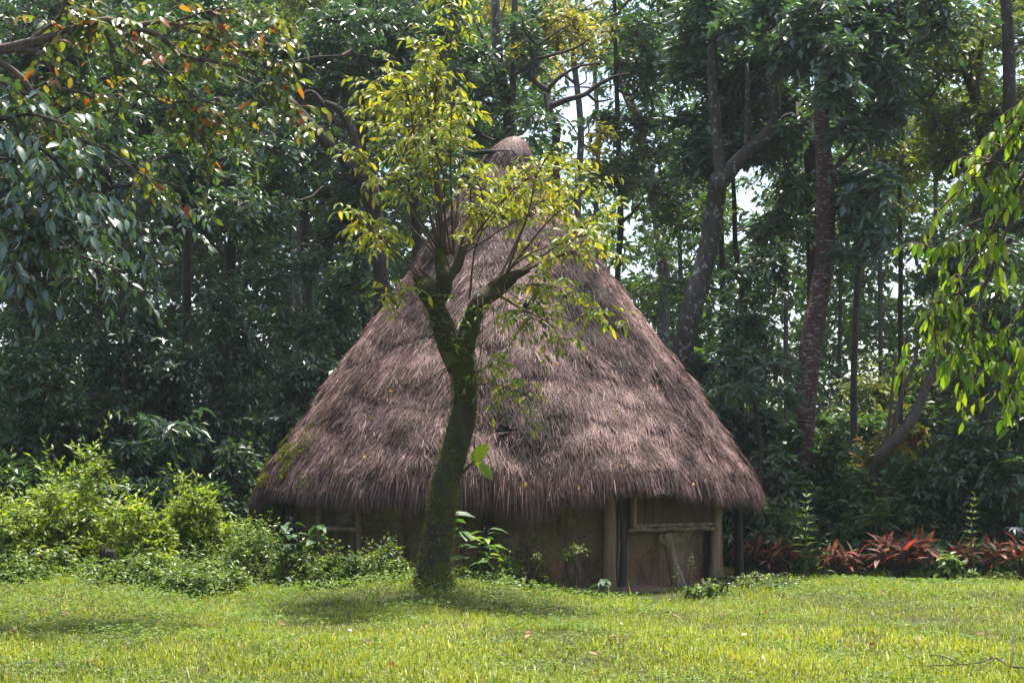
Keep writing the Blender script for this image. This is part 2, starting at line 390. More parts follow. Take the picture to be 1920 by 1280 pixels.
def build_grass():
    rng = RG('grass'); n = 285000
    Y = rng.uniform(12.3, 31.5, n * 2); hw = .31 * Y + 1.8
    X = rng.uniform(-1, 1, n * 2) * hw; tuft = np.zeros(n * 2, bool); nt = 420; nb = 34
    ty = rng.uniform(12.6, 27, nt); tx = rng.uniform(-1, 1, nt) * (.31 * ty + 1.5); tuft[:nt * nb] = True
    Y[:nt * nb] = np.repeat(ty, nb) + rng.normal(0, .05, nt * nb); X[:nt * nb] = np.repeat(tx, nb) + rng.normal(0, .06, nt * nb)
    keep = rng.random(n * 2) < (13.0 / Y) ** 1.35 * (hw / hw.max()) * 1.15
    d = np.hypot(X - HUT[0], Y - HUT[1])
    pn = noise(np.stack([X, Y, X * 0], -1), .9, 3)
    bare = (rng.random(n * 2) < .25 + .5 * (pn < -.45))
    keep &= (d > 4.05) & ~((d < 4.5) & (rng.random(n * 2) < .7)) & ~(bare & (rng.random(n * 2) < .6)) & ~((noise(np.stack([X, Y, X * 0 + 12], -1), 1.6, 3) < -.42) & (rng.random(n * 2) < .65)); keep |= tuft & (d > 4.3); X, Y, pn, tuft = X[keep], Y[keep], pn[keep], tuft[keep]; n = len(X)
    az = rng.uniform(0, 2 * math.pi, n); lean = rng.uniform(.2, 1.5, n)
    L = rng.uniform(.03, .085, n) * (1 + .5 * np.clip(pn + .2, -.6, 1)) * (1 + .9 * (rng.random(n) < .05)) * (1 + .9 * tuft)
    w = rng.uniform(.004, .007, n) * (Y / 14) ** .6
    P = np.stack([X, Y, ground_z(X, Y) - .005], -1)
    h = np.stack([np.cos(az), np.sin(az), az * 0], -1); sd = np.stack([-np.sin(az), np.cos(az), az * 0], -1) * w[:, None]
    up = np.array([0, 0, 1.])
    m = P + (h * np.sin(lean * .5)[:, None] + up * np.cos(lean * .5)[:, None]) * (L * .55)[:, None]
    t = m + (h * np.sin(lean * 1.25)[:, None] + up * np.cos(lean * 1.25)[:, None]) * (L * .5)[:, None]
    V = np.stack([P - sd, P + sd, m + sd * .8, m - sd * .8, t], 1)
    nearb = Y < 18.5; k = np.arange(n)[:, None] * 5
    pb = noise(np.stack([X, Y * .8, X * 0 + 7], -1), .45, 3); r = np.clip(.50 + .20 * pn + .20 * pb + rng.normal(0, .18, n), 0, .9); r = np.where(rng.random(n) < .03, 1.0, r)
    o = MB().add(V.reshape(-1, 3), np.vstack([k[nearb] + np.array([[3, 2, 4]]), k[~nearb] + np.array([[0, 1, 4]])]), k[nearb] + np.array([[0, 1, 2, 3]]), np.repeat(r, 5)).build('grass', M['grass'], kind='stuff')
    tag(o, 'sunlit short green lawn grass in front of the hut', 'grass')
    # small broad-leaved weeds between the blades, thicker on the mound and at the back
    n = 120000
    Y = rng.uniform(12.3, 31.0, n); X = rng.uniform(-1, 1, n) * (.31 * Y + 1.8)
    d = np.hypot(X - HUT[0], Y - HUT[1])
    mound = np.exp(-(((X + .95) / 2.2) ** 2 + ((Y - 22.5) / 1.6) ** 2))
    left = 1 / (1 + np.exp((X + 4.0) * 1.2)) * (1 / (1 + np.exp(-(Y - 18.5))))
    right = (X > 3.4) * np.exp(-((Y - 26.5) / 2.0) ** 2)
    p2 = noise(np.stack([X, Y, X * 0 + 3], -1), 1.4, 3)
    pr = np.clip(.12 + .55 * np.clip(p2 * 2, -.3, 1) + .8 * mound + 1.0 * left + .3 * right, 0.03, 1)
    keep = (rng.random(n) < pr) & (d > 4.1); X, Y = X[keep], Y[keep]; mound = mound[keep]; left = left[keep]; n = len(X)
    hgt = rng.uniform(.02, .09, n) * (1 + 1.3 * mound + 2.6 * left * rng.random(n))
    P = np.stack([X, Y, ground_z(X, Y) + hgt], -1)
    az = rng.uniform(0, 6.283, n); D = np.stack([np.cos(az), np.sin(az), rng.uniform(-.3, .5, n)], -1)
    N = np.stack([rng.normal(0, .45, n), rng.normal(0, .45, n), np.ones(n)], -1)
    mb = MB(); emit(mb, P, D, N, rng.uniform(.03, .07, n) * (Y / 20) ** .5, leafT2(.55, .12, .2), np.clip(rng.normal(.5, .25, n), 0, 1))
    o = mb.build('lawn_weeds', M['herb'], kind='stuff'); tag(o, 'small broad-leaved weeds growing through the lawn and over the mound', 'weeds')
build_grass()

# ------------------------------------------------------------------ the hut
PROF_PX = [(262, 6), (272, 26), (290, 44), (320, 60), (400, 115), (520, 197), (610, 261), (720, 338), (830, 415), (880, 448), (912, 464)]
PZ = np.array([CZ + (HZ - y) / FPX * HUT[1] for y, r in PROF_PX]); PR = np.array([r / FPX * HUT[1] for y, r in PROF_PX])
PS = np.concatenate([[0], np.cumsum(np.hypot(np.diff(PZ), np.diff(PR)))])
def roof_pt(th, s, lump=1.0):
    """point and outward normal on the lumpy thatch; s = metres down the slope"""
    r = np.interp(s, PS, PR); z = np.interp(s, PS, PZ)
    dr = np.interp(s + .08, PS, PR) - np.interp(s - .08, PS, PR); dz = np.interp(s + .08, PS, PZ) - np.interp(s - .08, PS, PZ)
    k = np.hypot(dr, dz) + 1e-6; nr, nz = -dz / k, dr / k
    c, sn = np.cos(th), np.sin(th)
    P = np.stack([r * c, r * sn, z], -1); N = np.stack([nr * c, nr * sn, nz], -1); T = np.stack([dr / k * c, dr / k * sn, dz / k], -1)
    fl = noise(P, .75, 2) * .06 + noise(P + 9, 2.6, 2) * .05
    ph = (s / .62 + .6 * noise(P * np.array([1, 1, 0]), .8, 2)) % 1.0
    fl = fl + .022 * (ph - .5)
    fl = fl * np.clip((s - .25) / .8, 0, 1) * lump
    return P + N * fl[..., None], N, T
def build_hut():
    hut = thing('thatched_hut', 'round mud hut with tall conical brown thatched roof, standing on the lawn edge', 'hut', HUT)
    rng = RG('hut'); S_E = PS[-1]
    # packed under-layer of the thatch, closed below by its underside
    nth, ns = 120, 48; th = np.arange(nth) / nth * 2 * math.pi; s = np.linspace(0.02, S_E - .06, ns)
    TH, SS = np.meshgrid(th, s); P, N, T = roof_pt(TH, SS); P = P - N * .03
    inner = P[::-1] - np.array([0, 0, .22]); inner[..., :2] *= .985
    A = np.concatenate([P, inner]); m = len(A)
    i = np.arange(m - 1)[:, None]; j = np.arange(nth)[None]
    q = np.stack([i * nth + j, (i + 1) * nth + j, (i + 1) * nth + (j + 1) % nth, i * nth + (j + 1) % nth], -1).reshape(-1, 4)
    rr = np.clip(.35 + .4 * noise(A.reshape(-1, 3), 1.5, 4), 0, 1)
    thatch = MB().add(A.reshape(-1, 3) + HUT, None, q, rr).build('thatch', M['straw_base'], hut)
    # straw: tufts of blades lying down the slope, course over course
    def straws(nt, nb, smin, smax, lmin, lmax, lift, spread, dark=0.0, theta=None, sval=None, wid=(.0036, .0075)):
        t0 = rng.uniform(0, 2 * math.pi, nt); bk = (np.sin(t0) > .25) & (rng.random(nt) < .6); t0 = np.where(bk, -rng.uniform(0, math.pi, nt), t0)
        if sval is None:
            s0 = np.sqrt(rng.uniform((smin / S_E) ** 2, (smax / S_E) ** 2, nt)) * S_E
        else: s0 = sval
        ctr, _, _ = roof_pt(t0, s0)
        patch = noise(ctr * np.array([1, 1, .6]), 1.0, 3); pf = noise(ctr + 4.0, 3.4, 2)
        sv = rng.normal(0, .17, nt); swirl = rng.normal(0, .16, nt) + .22 * noise(ctr + 20, 1.3, 2)
        R0 = np.interp(s0, PS, PR) + .15
        th_ = np.repeat(t0, nb) + rng.normal(0, spread, nt * nb) / np.repeat(R0, nb)
        s_ = np.clip(np.repeat(s0, nb) + rng.normal(0, .06, nt * nb), .03, S_E)
        P, N, T = roof_pt(th_, s_); X = np.cross(N, T)
        L = np.minimum(rng.uniform(lmin, lmax, nt * nb), (S_E + .04 - s_) + rng.uniform(0, .22, nt * nb))
        a = np.repeat(swirl, nb) + rng.normal(0, .30, nt * nb)
        D = T * np.cos(a)[:, None] + X * np.sin(a)[:, None] + N * (rng.normal(lift, .07, nt * nb) + np.repeat(.05 * pf, nb))[:, None]
        D = nrm(D); w = rng.uniform(*wid, nt * nb)
        Sd = nrm(np.cross(D, N + rng.normal(0, .35, N.shape))) * w[:, None]
        B = P - N * .02; Mi = B + D * (L * .55)[:, None]; E = B + D * L[:, None] - N * (.05 * L)[:, None] - np.array([0, 0, 1]) * (.10 * L)[:, None]
        V = np.stack([B - Sd, B + Sd, E + Sd * .35, E - Sd * .35], 1).reshape(-1, 3) + HUT
        k = np.arange(nt * nb)[:, None] * 4
        v = .46 + .44 * patch + .32 * pf + sv
        v = np.where(patch + .5 * pf < -.42, v - .18, v) - dark
        r = np.clip(np.repeat(v, nb) + rng.normal(0, .23, nt * nb), 0, 1)
        return V, None, k + np.array([[0, 1, 2, 3]]), np.repeat(r, 4)
    mb = MB(); mb.add(*straws(16500, 14, .10, S_E - .02, .07, .19, .12, .05))
    mb.add(*straws(1100, 12, .5, S_E - .1, .14, .32, .22, .05))
    mb.build('straw', M['straw'], thatch, kind='stuff')
    # ragged eave: straw that hangs past the roof edge, longer in places
    mb = MB(); nt = 2300; th = rng.uniform(0, 2 * math.pi, nt)
    def ang(px): return math.atan2(-math.sqrt(max(0, 4.42 ** 2 - ((px - 958) / FPX * 25.5) ** 2)), (px - 958) / FPX * 25.5)
    # how far the fringe hangs, metres above the ground, going round the front from left to right
    tab = [(476, 966, 28.4), (505, 950, 27.2), (530, 934, 26.6), (600, 944, 25.5), (700, 956, 24.7), (780, 960, 24.3), (880, 954, 24.1), (940, 968, 24.05), (985, 978, 24.05), (1030, 958, 24.1), (1085, 950, 24.2), (1110, 955, 24.3), (1150, 928, 24.4), (1200, 934, 24.6), (1255, 928, 24.9), (1320, 940, 25.5), (1390, 946, 26.5), (1440, 947, 28.2)]
    ta = []; tz = []
    for px, py, yy in tab:
        x = (px - 960) / FPX * yy - HUT[0]; ta.append(math.atan2(yy - HUT[1], x)); tz.append(CZ + (HZ - py) / FPX * yy)
    ta = np.array(ta); ta = np.where(ta > 0, ta - 2 * math.pi, ta); oa = np.argsort(ta); thw = np.where(th > .05, th - 2 * math.pi, th)
    zb = np.interp(thw, ta[oa], np.array(tz)[oa]); zb = np.where(thw < -math.pi - .02, 1.25, zb)
    ln = (PZ[-1] - zb) * 1.02 - .04 + .05 * noise(np.stack([np.cos(th) * 3, np.sin(th) * 3, th * 0], -1), 2.2, 3)
    ln = np.clip(ln * rng.uniform(.72, 1.12, nt) + rng.normal(0, .02, nt), .06, .9); nb = 22
    P, N, T = roof_pt(np.repeat(th, nb) + rng.normal(0, .022, nt * nb), np.full(nt * nb, S_E - .05) - rng.uniform(0, .25, nt * nb))
    n = nt * nb; L = np.repeat(ln, nb) * rng.uniform(.65, 1.22, n) + .14
    O = nrm(N * np.array([1, 1, 0])); X = np.cross(O, np.array([0, 0, 1.]))
    D = nrm(T * .9 + np.array([0, 0, -1]) * .30 + O * rng.normal(.02, .09, n)[:, None] + X * (np.repeat(rng.normal(0, .1, nt), nb) + rng.normal(0, .10, n))[:, None])
    D2 = nrm(D + np.array([0, 0, -.45]) - O * rng.uniform(-.1, .35, n)[:, None])
    B = P + N * rng.uniform(-.10, .035, n)[:, None]; Mi = B + D * (L * .5)[:, None]; E = Mi + D2 * (L * .55)[:, None]
    Sd = nrm(np.cross(D, O + rng.normal(0, .3, O.shape))) * rng.uniform(.004, .008, n)[:, None]
    V = np.stack([B - Sd, B + Sd, Mi + Sd, Mi - Sd, E], 1).reshape(-1, 3) + HUT; k = np.arange(n)[:, None] * 5
    r = np.clip(np.repeat(rng.normal(.48, .16, nt), nb) + rng.normal(0, .16, n), 0, 1)
    mb.add(V, np.vstack([k[::2] + np.array([[3, 2, 4]]), k[1::2] + np.array([[0, 1, 4]])]), k[::2] + np.array([[0, 1, 2, 3]]), np.repeat(r, 5))
    mb.build('eave_fringe', M['straw'], thatch, kind='stuff')
    # straw cap with its dark tie at the peak
    mb = MB(); top = np.array([HUT[0], HUT[1], PZ[0]])
    nb = 1500; a = rng.uniform(0, 6.283, nb); k_ = rng.uniform(.0, 1, nb)
    prof = lambda u: (np.interp(u, [0, .12, .35, .7, 1], [.015, .13, .25, .36, .43]), np.interp(u, [0, .12, .35, .7, 1], [.06, .02, -.09, -.26, -.44]))
    u0 = k_ * .62; u1 = u0 + rng.uniform(.25, .42, nb)
    def cp(u, a, o=0): r_, z_ = prof(u); return top + np.stack([(r_ + o) * np.cos(a) + .11 * (1 - u), (r_ + o) * np.sin(a), z_ + .03 * np.sin(a * 2) * u], -1)
    a2 = a + rng.normal(0, .08, nb); B, Mi, E = cp(u0, a), cp((u0 + u1) / 2, (a + a2) / 2, .02), cp(u1, a2, .03)
    Sd = np.stack([-np.sin(a), np.cos(a), a * 0], -1) * .007
    V = np.stack([B - Sd, B + Sd, Mi + Sd, Mi - Sd, E], 1).reshape(-1, 3); kk = np.arange(nb)[:, None] * 5
    mb.add(V, kk + np.array([[3, 2, 4]]), kk + np.array([[0, 1, 2, 3]]), np.repeat(np.clip(rng.normal(.68, .15, nb), 0, 1), 5))
    uu = np.linspace(0, .95, 8); aa = np.arange(24) / 24 * 6.2832; UU, AA = np.meshgrid(uu, aa, indexing='ij'); V = cp(UU, AA, -.015)
    i = np.arange(7)[:, None]; j = np.arange(24)[None]
    mb.add(V.reshape(-1, 3), None, np.stack([i * 24 + j, (i + 1) * 24 + j, (i + 1) * 24 + (j + 1) % 24, i * 24 + (j + 1) % 24], -1).reshape(-1, 4), .5)
    cap = mb.build('roof_cap', M['straw'], hut)
    mb = MB(); aa = np.linspace(0, 6.2832, 25)
    ring = np.stack([HUT[0] + .375 * np.cos(aa), HUT[1] + .375 * np.sin(aa), np.full(25, PZ[0] - .27) + .015 * np.sin(aa * 2)], -1)
    tube(mb, ring, np.full(25, .02), 6, 60, .15); mb.build('tie', M['char'], cap)
    mb = MB(); tube(mb, [top + (-.62, -.15, -.26), top + (-.3, -.3, -.27), top + (.1, -.36, -.31)], [.03, .04, .03], 7, 10, .15)
    mb.build('tie_stick', M['char'], cap)
    # moss growing on the shaded left flank of the thatch
    mb = MB(); n = 6500; th = rng.normal(math.radians(200), .16, n); s = S_E - np.abs(rng.normal(0, .55, n)); P, N, T = roof_pt(th, np.clip(s, .5, S_E))
    kp = noise(P, 3.0, 2) > .12; P, N, T = P[kp], N[kp], T[kp]; n = len(P)
    emit(mb, P + HUT + N * .06, T + rng.normal(0, .5, P.shape), N, rng.uniform(.03, .08, n), leafT(.4, .1, .2, False), rng.random(n))
    mb.build('moss', M['moss'], thatch, kind='stuff')
    # mud wall
    nth, nz = 300, 30; th = np.arange(nth) / nth * 2 * math.pi; z = np.linspace(-.06, 1.95, nz); TH, ZZ = np.meshgrid(th, z)
    RW = 3.66; V = np.stack([RW * np.cos(TH), RW * np.sin(TH), ZZ], -1)
    rad = RW + .035 * noise(V, 1.1, 3) + .018 * noise(V, 6, 3) + .10 * np.exp(-np.clip(ZZ, 0, 9) / .10)
    V = np.stack([rad * np.cos(TH), rad * np.sin(TH), ZZ], -1); inn = V[::-1].copy(); inn[..., :2] *= .95
    A = np.concatenate([V, inn]); m = len(A); i = np.arange(m - 1)[:, None]; j = np.arange(nth)[None]
    q = np.stack([i * nth + j, i * nth + (j + 1) % nth, (i + 1) * nth + (j + 1) % nth, (i + 1) * nth + j], -1).reshape(-1, 4)
    MB().add(A.reshape(-1, 3) + HUT, None, q).build('mud_wall', M['mud'], hut)
    # earth plinth at the wall foot
    th = np.arange(120) / 120 * 2 * math.pi; rings = []
    for rr_, zz in ((3.5, .10), (3.85, .09), (4.05, .045), (4.25, -.05)):
        w = rr_ + .06 * np.sin(th * 5) + .05 * np.sin(th * 11 + 1); rings.append(np.stack([w * np.cos(th), w * np.sin(th), np.full(120, zz) + .015 * np.sin(th * 17)], -1))
    A = np.array(rings); i = np.arange(3)[:, None]; j = np.arange(120)[None]
    MB().add(A.reshape(-1, 3) + HUT, None, np.stack([i * 120 + j, (i + 1) * 120 + j, (i + 1) * 120 + (j + 1) % 120, i * 120 + (j + 1) % 120], -1).reshape(-1, 4)).build('earth_plinth', M['earth'], hut)
    # posts round the wall
    def on_circle(px, R):
        k = (px - 960) / FPX; a = k * k + 1; b = -2 * (HUT[0] * k + HUT[1]); c = HUT[0] ** 2 + HUT[1] ** 2 - R * R
        Y = (-b - math.sqrt(max(0, b * b - 4 * a * c))) / (2 * a); return np.array([k * Y, Y, 0])
    def post(pxb, pxt, R, w, mat, ztop=1.75, zb=.0, lab=None, irr=.10):
        b = on_circle(pxb, R); t = on_circle(pxt, R); wr = w / FPX * b[1] / 2
        pts = [b + (0, 0, zb - .1), b * .6 + t * .4 + (rng.normal(0, .02), rng.normal(0, .02), .4 * ztop), b * .2 + t * .8 + (rng.normal(0, .02), 0, .75 * ztop), t + (0, 0, ztop)]
        mb = MB(); tube(mb, pts, [wr * 1.08, wr, wr * .97, wr], 12, 26, irr * 1.5, seed=pxb); rough(mb, .008); o = mb.build('post', M[mat], hut)
        if lab: o['label'] = lab
        return o
    post(1143, 1149, 3.86, 23, 'wood', lab='thick brown post left of the window hatch')
    post(1157, 1160, 3.80, 9, 'wood'); post(1165, 1170, 3.84, 15, 'wood_dark')
    post(1337, 1345, 3.86, 20, 'wood'); post(1349, 1349, 3.9, 10, 'wood'); post(1327, 1327, 3.72, 16, 'wood_dark')
    post(905, 915, 3.8, 20, 'wood_dark'); post(604, 600, 3.84, 14, 'wood'); post(676, 671, 3.84, 13, 'wood'); post(529, 527, 3.95, 15, 'wood_dark')
    b = np.array([(1385 - 960) / FPX * 28.3, 28.3, 0]); mb = MB(); tube(mb, [b + (.01, 0, -.1), b + (0, 0, .6), b + (-.02, 0, 1.2), b + (-.01, 0, 1.75)], [.085, .075, .07, .075], 10, 20, .10)
    o = mb.build('post', M['wood_dark'], hut); o['label'] = 'dark post standing clear of the wall at the far right'
    for a in np.radians([20, 50, 80, 110, 140, 165]):
        b = HUT + np.array([3.86 * math.cos(a), 3.86 * math.sin(a), 0]); mb = MB(); tube(mb, [b - (0, 0, .1), b + (.02, 0, .9), b + (0, 0, 1.75)], [.085, .08, .08], 8, 12, .1); mb.build('post', M['wood_dark'], hut)
    # window hatch under the eave: frame, planks, lumpy sill, propped by a forked pole
    A_, B_ = on_circle(1180, 3.80), on_circle(1336, 3.80); ux = nrm(B_ - A_); un = np.array([ux[1], -ux[0], 0]); wl = np.linalg.norm(B_ - A_)
    org = A_ + un * .03
    hz0 = CZ + (HZ - 988) / FPX * org[1]; hz1 = hz0 + .55
    def box(mb, x0, x1, d0, d1, z0, z1, jit=0.0):
        c = []
        for x in (x0, x1):
            for d in (d0, d1):
                for z in (z0, z1): c.append(org + ux * (x + rng.normal(0, jit)) + un * (d + rng.normal(0, jit)) + np.array([0, 0, z + rng.normal(0, jit)]))
        mb.add(np.array(c), None, [(0, 1, 3, 2), (4, 6, 7, 5), (0, 4, 5, 1), (2, 3, 7, 6), (0, 2, 6, 4), (1, 5, 7, 3)]); return mb
    hatch = bpy.data.objects.new('window_hatch', None); COL.objects.link(hatch); hatch.parent = hut; hatch.location = tuple(org + (0, 0, hz0) - HUT)
    x = .07
    while x < wl - .08:
        w = rng.uniform(.085, .13); x1 = min(x + w, wl - .05)
        box(MB(), x + .003, x1 - .004, .0, .028 + rng.uniform(-.006, .006), hz0 + .01, hz1, .002).build('plank', M['plank'], hatch, smooth=False); x = x1
    for x0, x1 in ((0, .055), (wl - .055, wl)): box(MB(), x0, x1, -.01, .07, hz0 - .005, hz1 + .05, .003).build('frame', M['wood'], hatch, smooth=False)
    box(MB(), .056, wl - .056, .002, .055, hz0 - .004, hz0 + .045, .003).build('frame', M['wood'], hatch, smooth=False)
    mb = MB(); xs = np.linspace(-.10, wl + .03, 22)
    ctr = np.array([org + ux * x + un * .05 + np.array([0, 0, hz0 - .045 + .012 * math.sin(x * 9)]) for x in xs])
    tube(mb, ctr, .030 + .008 * np.abs(np.sin(xs * 7.3)) + .006 * np.sin(xs * 23), 9, 60, .2); mb.build('sill', M['wood'], hut)
    fk = on_circle(1249, 3.92); tk = fk + (0, 0, CZ + (HZ - 1000) / FPX * fk[1]); bk = on_circle(1272, 4.0)
    mb = MB(); tube(mb, [bk + (0, 0, -.05), bk * .55 + tk * .45, tk * .85 + bk * .15, tk], [.085, .085, .075, .085], 10, 24, .10, seed=4)
    el = tk * .8 + bk * .2; tube(mb, [el, el + (-.10, -.03, .05), el + (-.13, -.02, .16)], [.05, .045, .035], 8, 10, .1)
    prop = mb.build('prop_pole', M['wood'], hut); prop['label'] = 'leaning forked pole that props the window sill'
    mb = MB(); b2 = on_circle(1284, 4.05); tube(mb, [b2 + (0, 0, -.05), b2 * .6 + tk * .4 + (.04, -.03, -.1), tk * .6 + b2 * .4], [.05, .045, .012], 6, 14, .15); mb.build('split_brace', M['wood_pale'], hut)
    # beam on the shaded left side, and the ring beam and rafters under the thatch
    l0, l1 = on_circle(590, 3.86), on_circle(672, 3.86); zb = CZ + (HZ - 987) / FPX * l0[1]
    mb = MB(); tube(mb, [l0 + (0, 0, zb), (l0 + l1) / 2 + (-.05, -.12, zb - .02), l1 + (0, 0, zb - .03)], [.04, .045, .04], 8, 12, .1); mb.build('beam', M['wood'], hut)
    for k in range(36):
        a = k / 36 * 2 * math.pi; r_ = np.array([math.cos(a), math.sin(a), 0]); mb = MB()
        tube(mb, [HUT + r_ * 3.3 + (0, 0, 2.75), HUT + r_ * 4.0 + (0, 0, 1.80)], [.03, .025], 5, 3); mb.build('rafter', M['wood_dark'], hut)
    # dark patch laid over the thatch; its colour paints the shade of a hole
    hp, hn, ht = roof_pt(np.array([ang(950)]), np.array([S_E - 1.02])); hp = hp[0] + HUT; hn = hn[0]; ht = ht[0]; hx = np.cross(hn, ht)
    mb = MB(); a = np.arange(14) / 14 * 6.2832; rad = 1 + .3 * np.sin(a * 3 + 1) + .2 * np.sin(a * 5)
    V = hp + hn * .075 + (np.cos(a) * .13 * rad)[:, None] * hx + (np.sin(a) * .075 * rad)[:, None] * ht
    mb.add(np.vstack([V, hp + hn * .02]), [(14, i, (i + 1) % 14) for i in range(14)]); mb.build('dark_gap_patch', M['char'], thatch)
    return hut, roof_pt
build_hut()
# ------------------------------------------------------------------ leafy growth
def leaves_on(S, Mid, E, per, t0, rng, droop, spread=.85, fwd=.5):
    """leaf seats along curved twigs, alternate left and right, blades hanging"""
    n = len(S); t = np.linspace(t0, 1.0, per)[None] + rng.uniform(-.03, .03, (n, per)); t = np.clip(t, 0, 1)[..., None]
    P = (1 - t) ** 2 * S[:, None] + 2 * t * (1 - t) * Mid[:, None] + t * t * E[:, None]
    T = nrm(2 * (1 - t) * (Mid - S)[:, None] + 2 * t * (E - Mid)[:, None])
    side = nrm(np.cross(T, np.array([0, 0, 1.])) + 1e-4)
    sg = np.where(np.arange(per) % 2 == 0, 1., -1.)[None, :, None]; sg = np.broadcast_to(sg, (n, per, 1)).copy(); sg[:, -1] *= .15
    D = T * fwd + side * sg * spread + rng.normal(0, .22, P.shape) - np.array([0, 0, 1.]) * (droop + rng.normal(0, .2, (n, per, 1)))
    N = np.array([0, 0, 1.]) + rng.normal(0, .55, P.shape) + side * sg * .15 - np.array([0, .25, 0])
    return P.reshape(-1, 3), nrm(D.reshape(-1, 3)), N.reshape(-1, 3)
def clump_twigs(C, R, k, rng, up=.15, inner=.25):
    n = len(C); C = np.repeat(C, k, 0); R = np.repeat(R, k, 0)
    u = rng.normal(size=(n * k, 3)); u[:, 2] += up; u = nrm(u)
    S = C + nrm(rng.normal(size=(n * k, 3))) * R * inner * rng.random((n * k, 1))
    E = C + u * R * rng.uniform(.55, 1.1, (n * k, 1))
    L = np.linalg.norm(E - S, axis=1, keepdims=True)
    Mid = (S + E) / 2 + np.array([0, 0, 1.]) * L * .18 + rng.normal(0, .08, S.shape) * L
    E = E - np.array([0, 0, 1.]) * L * .12
    return S, Mid, E
def limbs_to(mb, C, anchors, rng, r0=.05, sides=5):
    """each clump is carried by a limb that leaves the nearest wood already there"""
    A = [np.asarray(a, float) for a in anchors]; root = np.mean(A, axis=0)
    order = np.argsort(np.min(np.linalg.norm(C[:, None] - np.array(A)[None], axis=2), axis=1))
    for i in order:
        d = np.linalg.norm(np.array(A) - C[i], axis=1) + np.clip(np.array(A)[:, 2] - C[i][2], 0, 9) * 1.2
        a = A[int(np.argmin(d))]; L = np.linalg.norm(C[i] - a)
        if L < .05: continue
        m1 = a * .66 + C[i] * .34 + rng.normal(0, .08, 3) * L + (0, 0, .05 * L); m2 = a * .3 + C[i] * .7 + rng.normal(0, .09, 3) * L + (0, 0, .07 * L)
        tube(mb, [a, m1, m2, C[i]], [r0 * min(1, .4 + L / 4), r0 * .7, r0 * .5, r0 * .25], sides, 8, cap=False)
        A += [m1, m2, C[i]]
LT = {'std': leafT2(.46, .14, .2), 'nar': leafT2(.3, .14, .25), 'wide': leafT2(.6, .1, .2), 'hi': leafT(.42, .1, .22), 'hin': leafT(.32, .1, .25), 'tiny': leafT2(.5, .1, .1), 'mid4': leafT(.32, .1, .25, False), 'hang': leafT(.40, .2, .28)}
TRI = [0]; DENS = 1.75
def tree(label, trunk_px, Y, clumps_px, leaf='dark', bark='bark', ll=.2, T='std', twg=16, per=9, limbs_px=(), name='forest_tree', cat='tree', group='forest trees behind the hut', droop=None, seed=None, r0=.05, dens=1.0, rmean=.5, rsd=.2):
    """trunk_px: (px, py, width px[, dY]); clumps_px: (px, py, rx, ry[, dY]) - turned into real places at depth Y"""
    rng = RG(seed or label)
    if droop is None: droop = rng.uniform(-.1, .3)
    ll *= rng.uniform(.85, 1.15)
    pts = np.array([W(p[0] + rng.normal(0, 5), p[1], Y + (p[3] if len(p) > 3 else rng.normal(0, .15))) for p in trunk_px]); rad = np.array([p[2] / FPX * Y / 2 for p in trunk_px])
    g = pts[0].copy(); gz = float(ground_z(g[0], g[1]))
    if g[2] > gz + .05:
        pts = np.vstack([[g[0], g[1], gz - .1], pts]); rad = np.concatenate([[rad[0] * 1.15], rad])
    base = np.array([pts[0][0], pts[0][1], gz]); root = thing(name, label, cat, base, group)
    mb = MB(); C = tube(mb, pts, rad, 10, None, .12, seed=len(label)); tk = mb.build('trunk', M[bark], root)
    anchors = list(C[len(C) // 3:])
    for L in limbs_px:
        lp = np.array([W(p[0], p[1], Y + (p[3] if len(p) > 3 else 0)) for p in L]); lr = [p[2] / FPX * Y / 2 for p in L]
        mb = MB(); c = tube(mb, lp, lr, 8, None, .12, seed=len(L)); mb.build('limb', M[bark], root); anchors += list(c[1:])
    cl = np.array([W(c[0], c[1], Y + (c[4] if len(c) > 4 else rng.normal(0, .9))) for c in clumps_px])
    cr = np.array([[c[2] / FPX * Y, min(c[2], 90) / FPX * Y, c[3] / FPX * Y] for c in clumps_px])
    foliage(root, cl, cr, anchors, M[leaf], M['twig'], ll, LT[T], twg, per, droop, rng, r0, dens, rmean, rsd)
    return root
def foliage(root, cl, cr, anchors, lmat, tmat, ll, T, twg, per, droop, rng, r0=.05, dens=1.0, rmean=.5, rsd=.2, limbs=True, twr=.009, t0=.25, shoots=0, sh=1.0):
    tb = MB()
    if limbs: limbs_to(tb, cl, anchors, rng, r0)
    S, Mi, E = clump_twigs(cl, cr, max(1, int(twg * dens * DENS)), rng)
    if shoots:
        i = rng.integers(0, len(cl), shoots); a = cl[i]; d = nrm(np.stack([rng.normal(0, .45, shoots), rng.normal(0, .35, shoots), np.ones(shoots)], -1)); L = sh * rng.uniform(.28, .6, (shoots, 1))
        e = a + d * L; S = np.vstack([S, a]); E = np.vstack([E, e]); Mi = np.vstack([Mi, (a + e) / 2 + rng.normal(0, .05, a.shape)])
    twigs(tb, S, Mi, E, twr, twr * .4, seg=2)
    tb.build('branches', tmat, root, kind='stuff')
    P, D, N = leaves_on(S, Mi, E, per, t0, rng, droop)
    P = P + rng.normal(0, .02, P.shape)
    tw = np.repeat(rng.normal(rmean, rsd * .7, len(S)), per)
    r = np.clip(tw + rng.normal(0, rsd * .7, len(P)), 0, 1)
    lb = MB(); emit(lb, P, D, N, ll * rng.uniform(.65, 1.25, len(P)), T, r); lb.build('foliage', lmat, root, smooth=False, kind='stuff')
    TRI[0] += len(P) * len(T[1])
def grid_clumps(x0, y0, x1, y1, n, r, seed, asp=.8, dY=1.2):
    rng = RG(seed); out = []
    for i in range(int(n * 1.45)):
        out.append((rng.uniform(x0, x1), rng.uniform(y0, y1), r * rng.uniform(.7, 1.25), r * asp * rng.uniform(.7, 1.25), rng.normal(0, dY)))
    return out
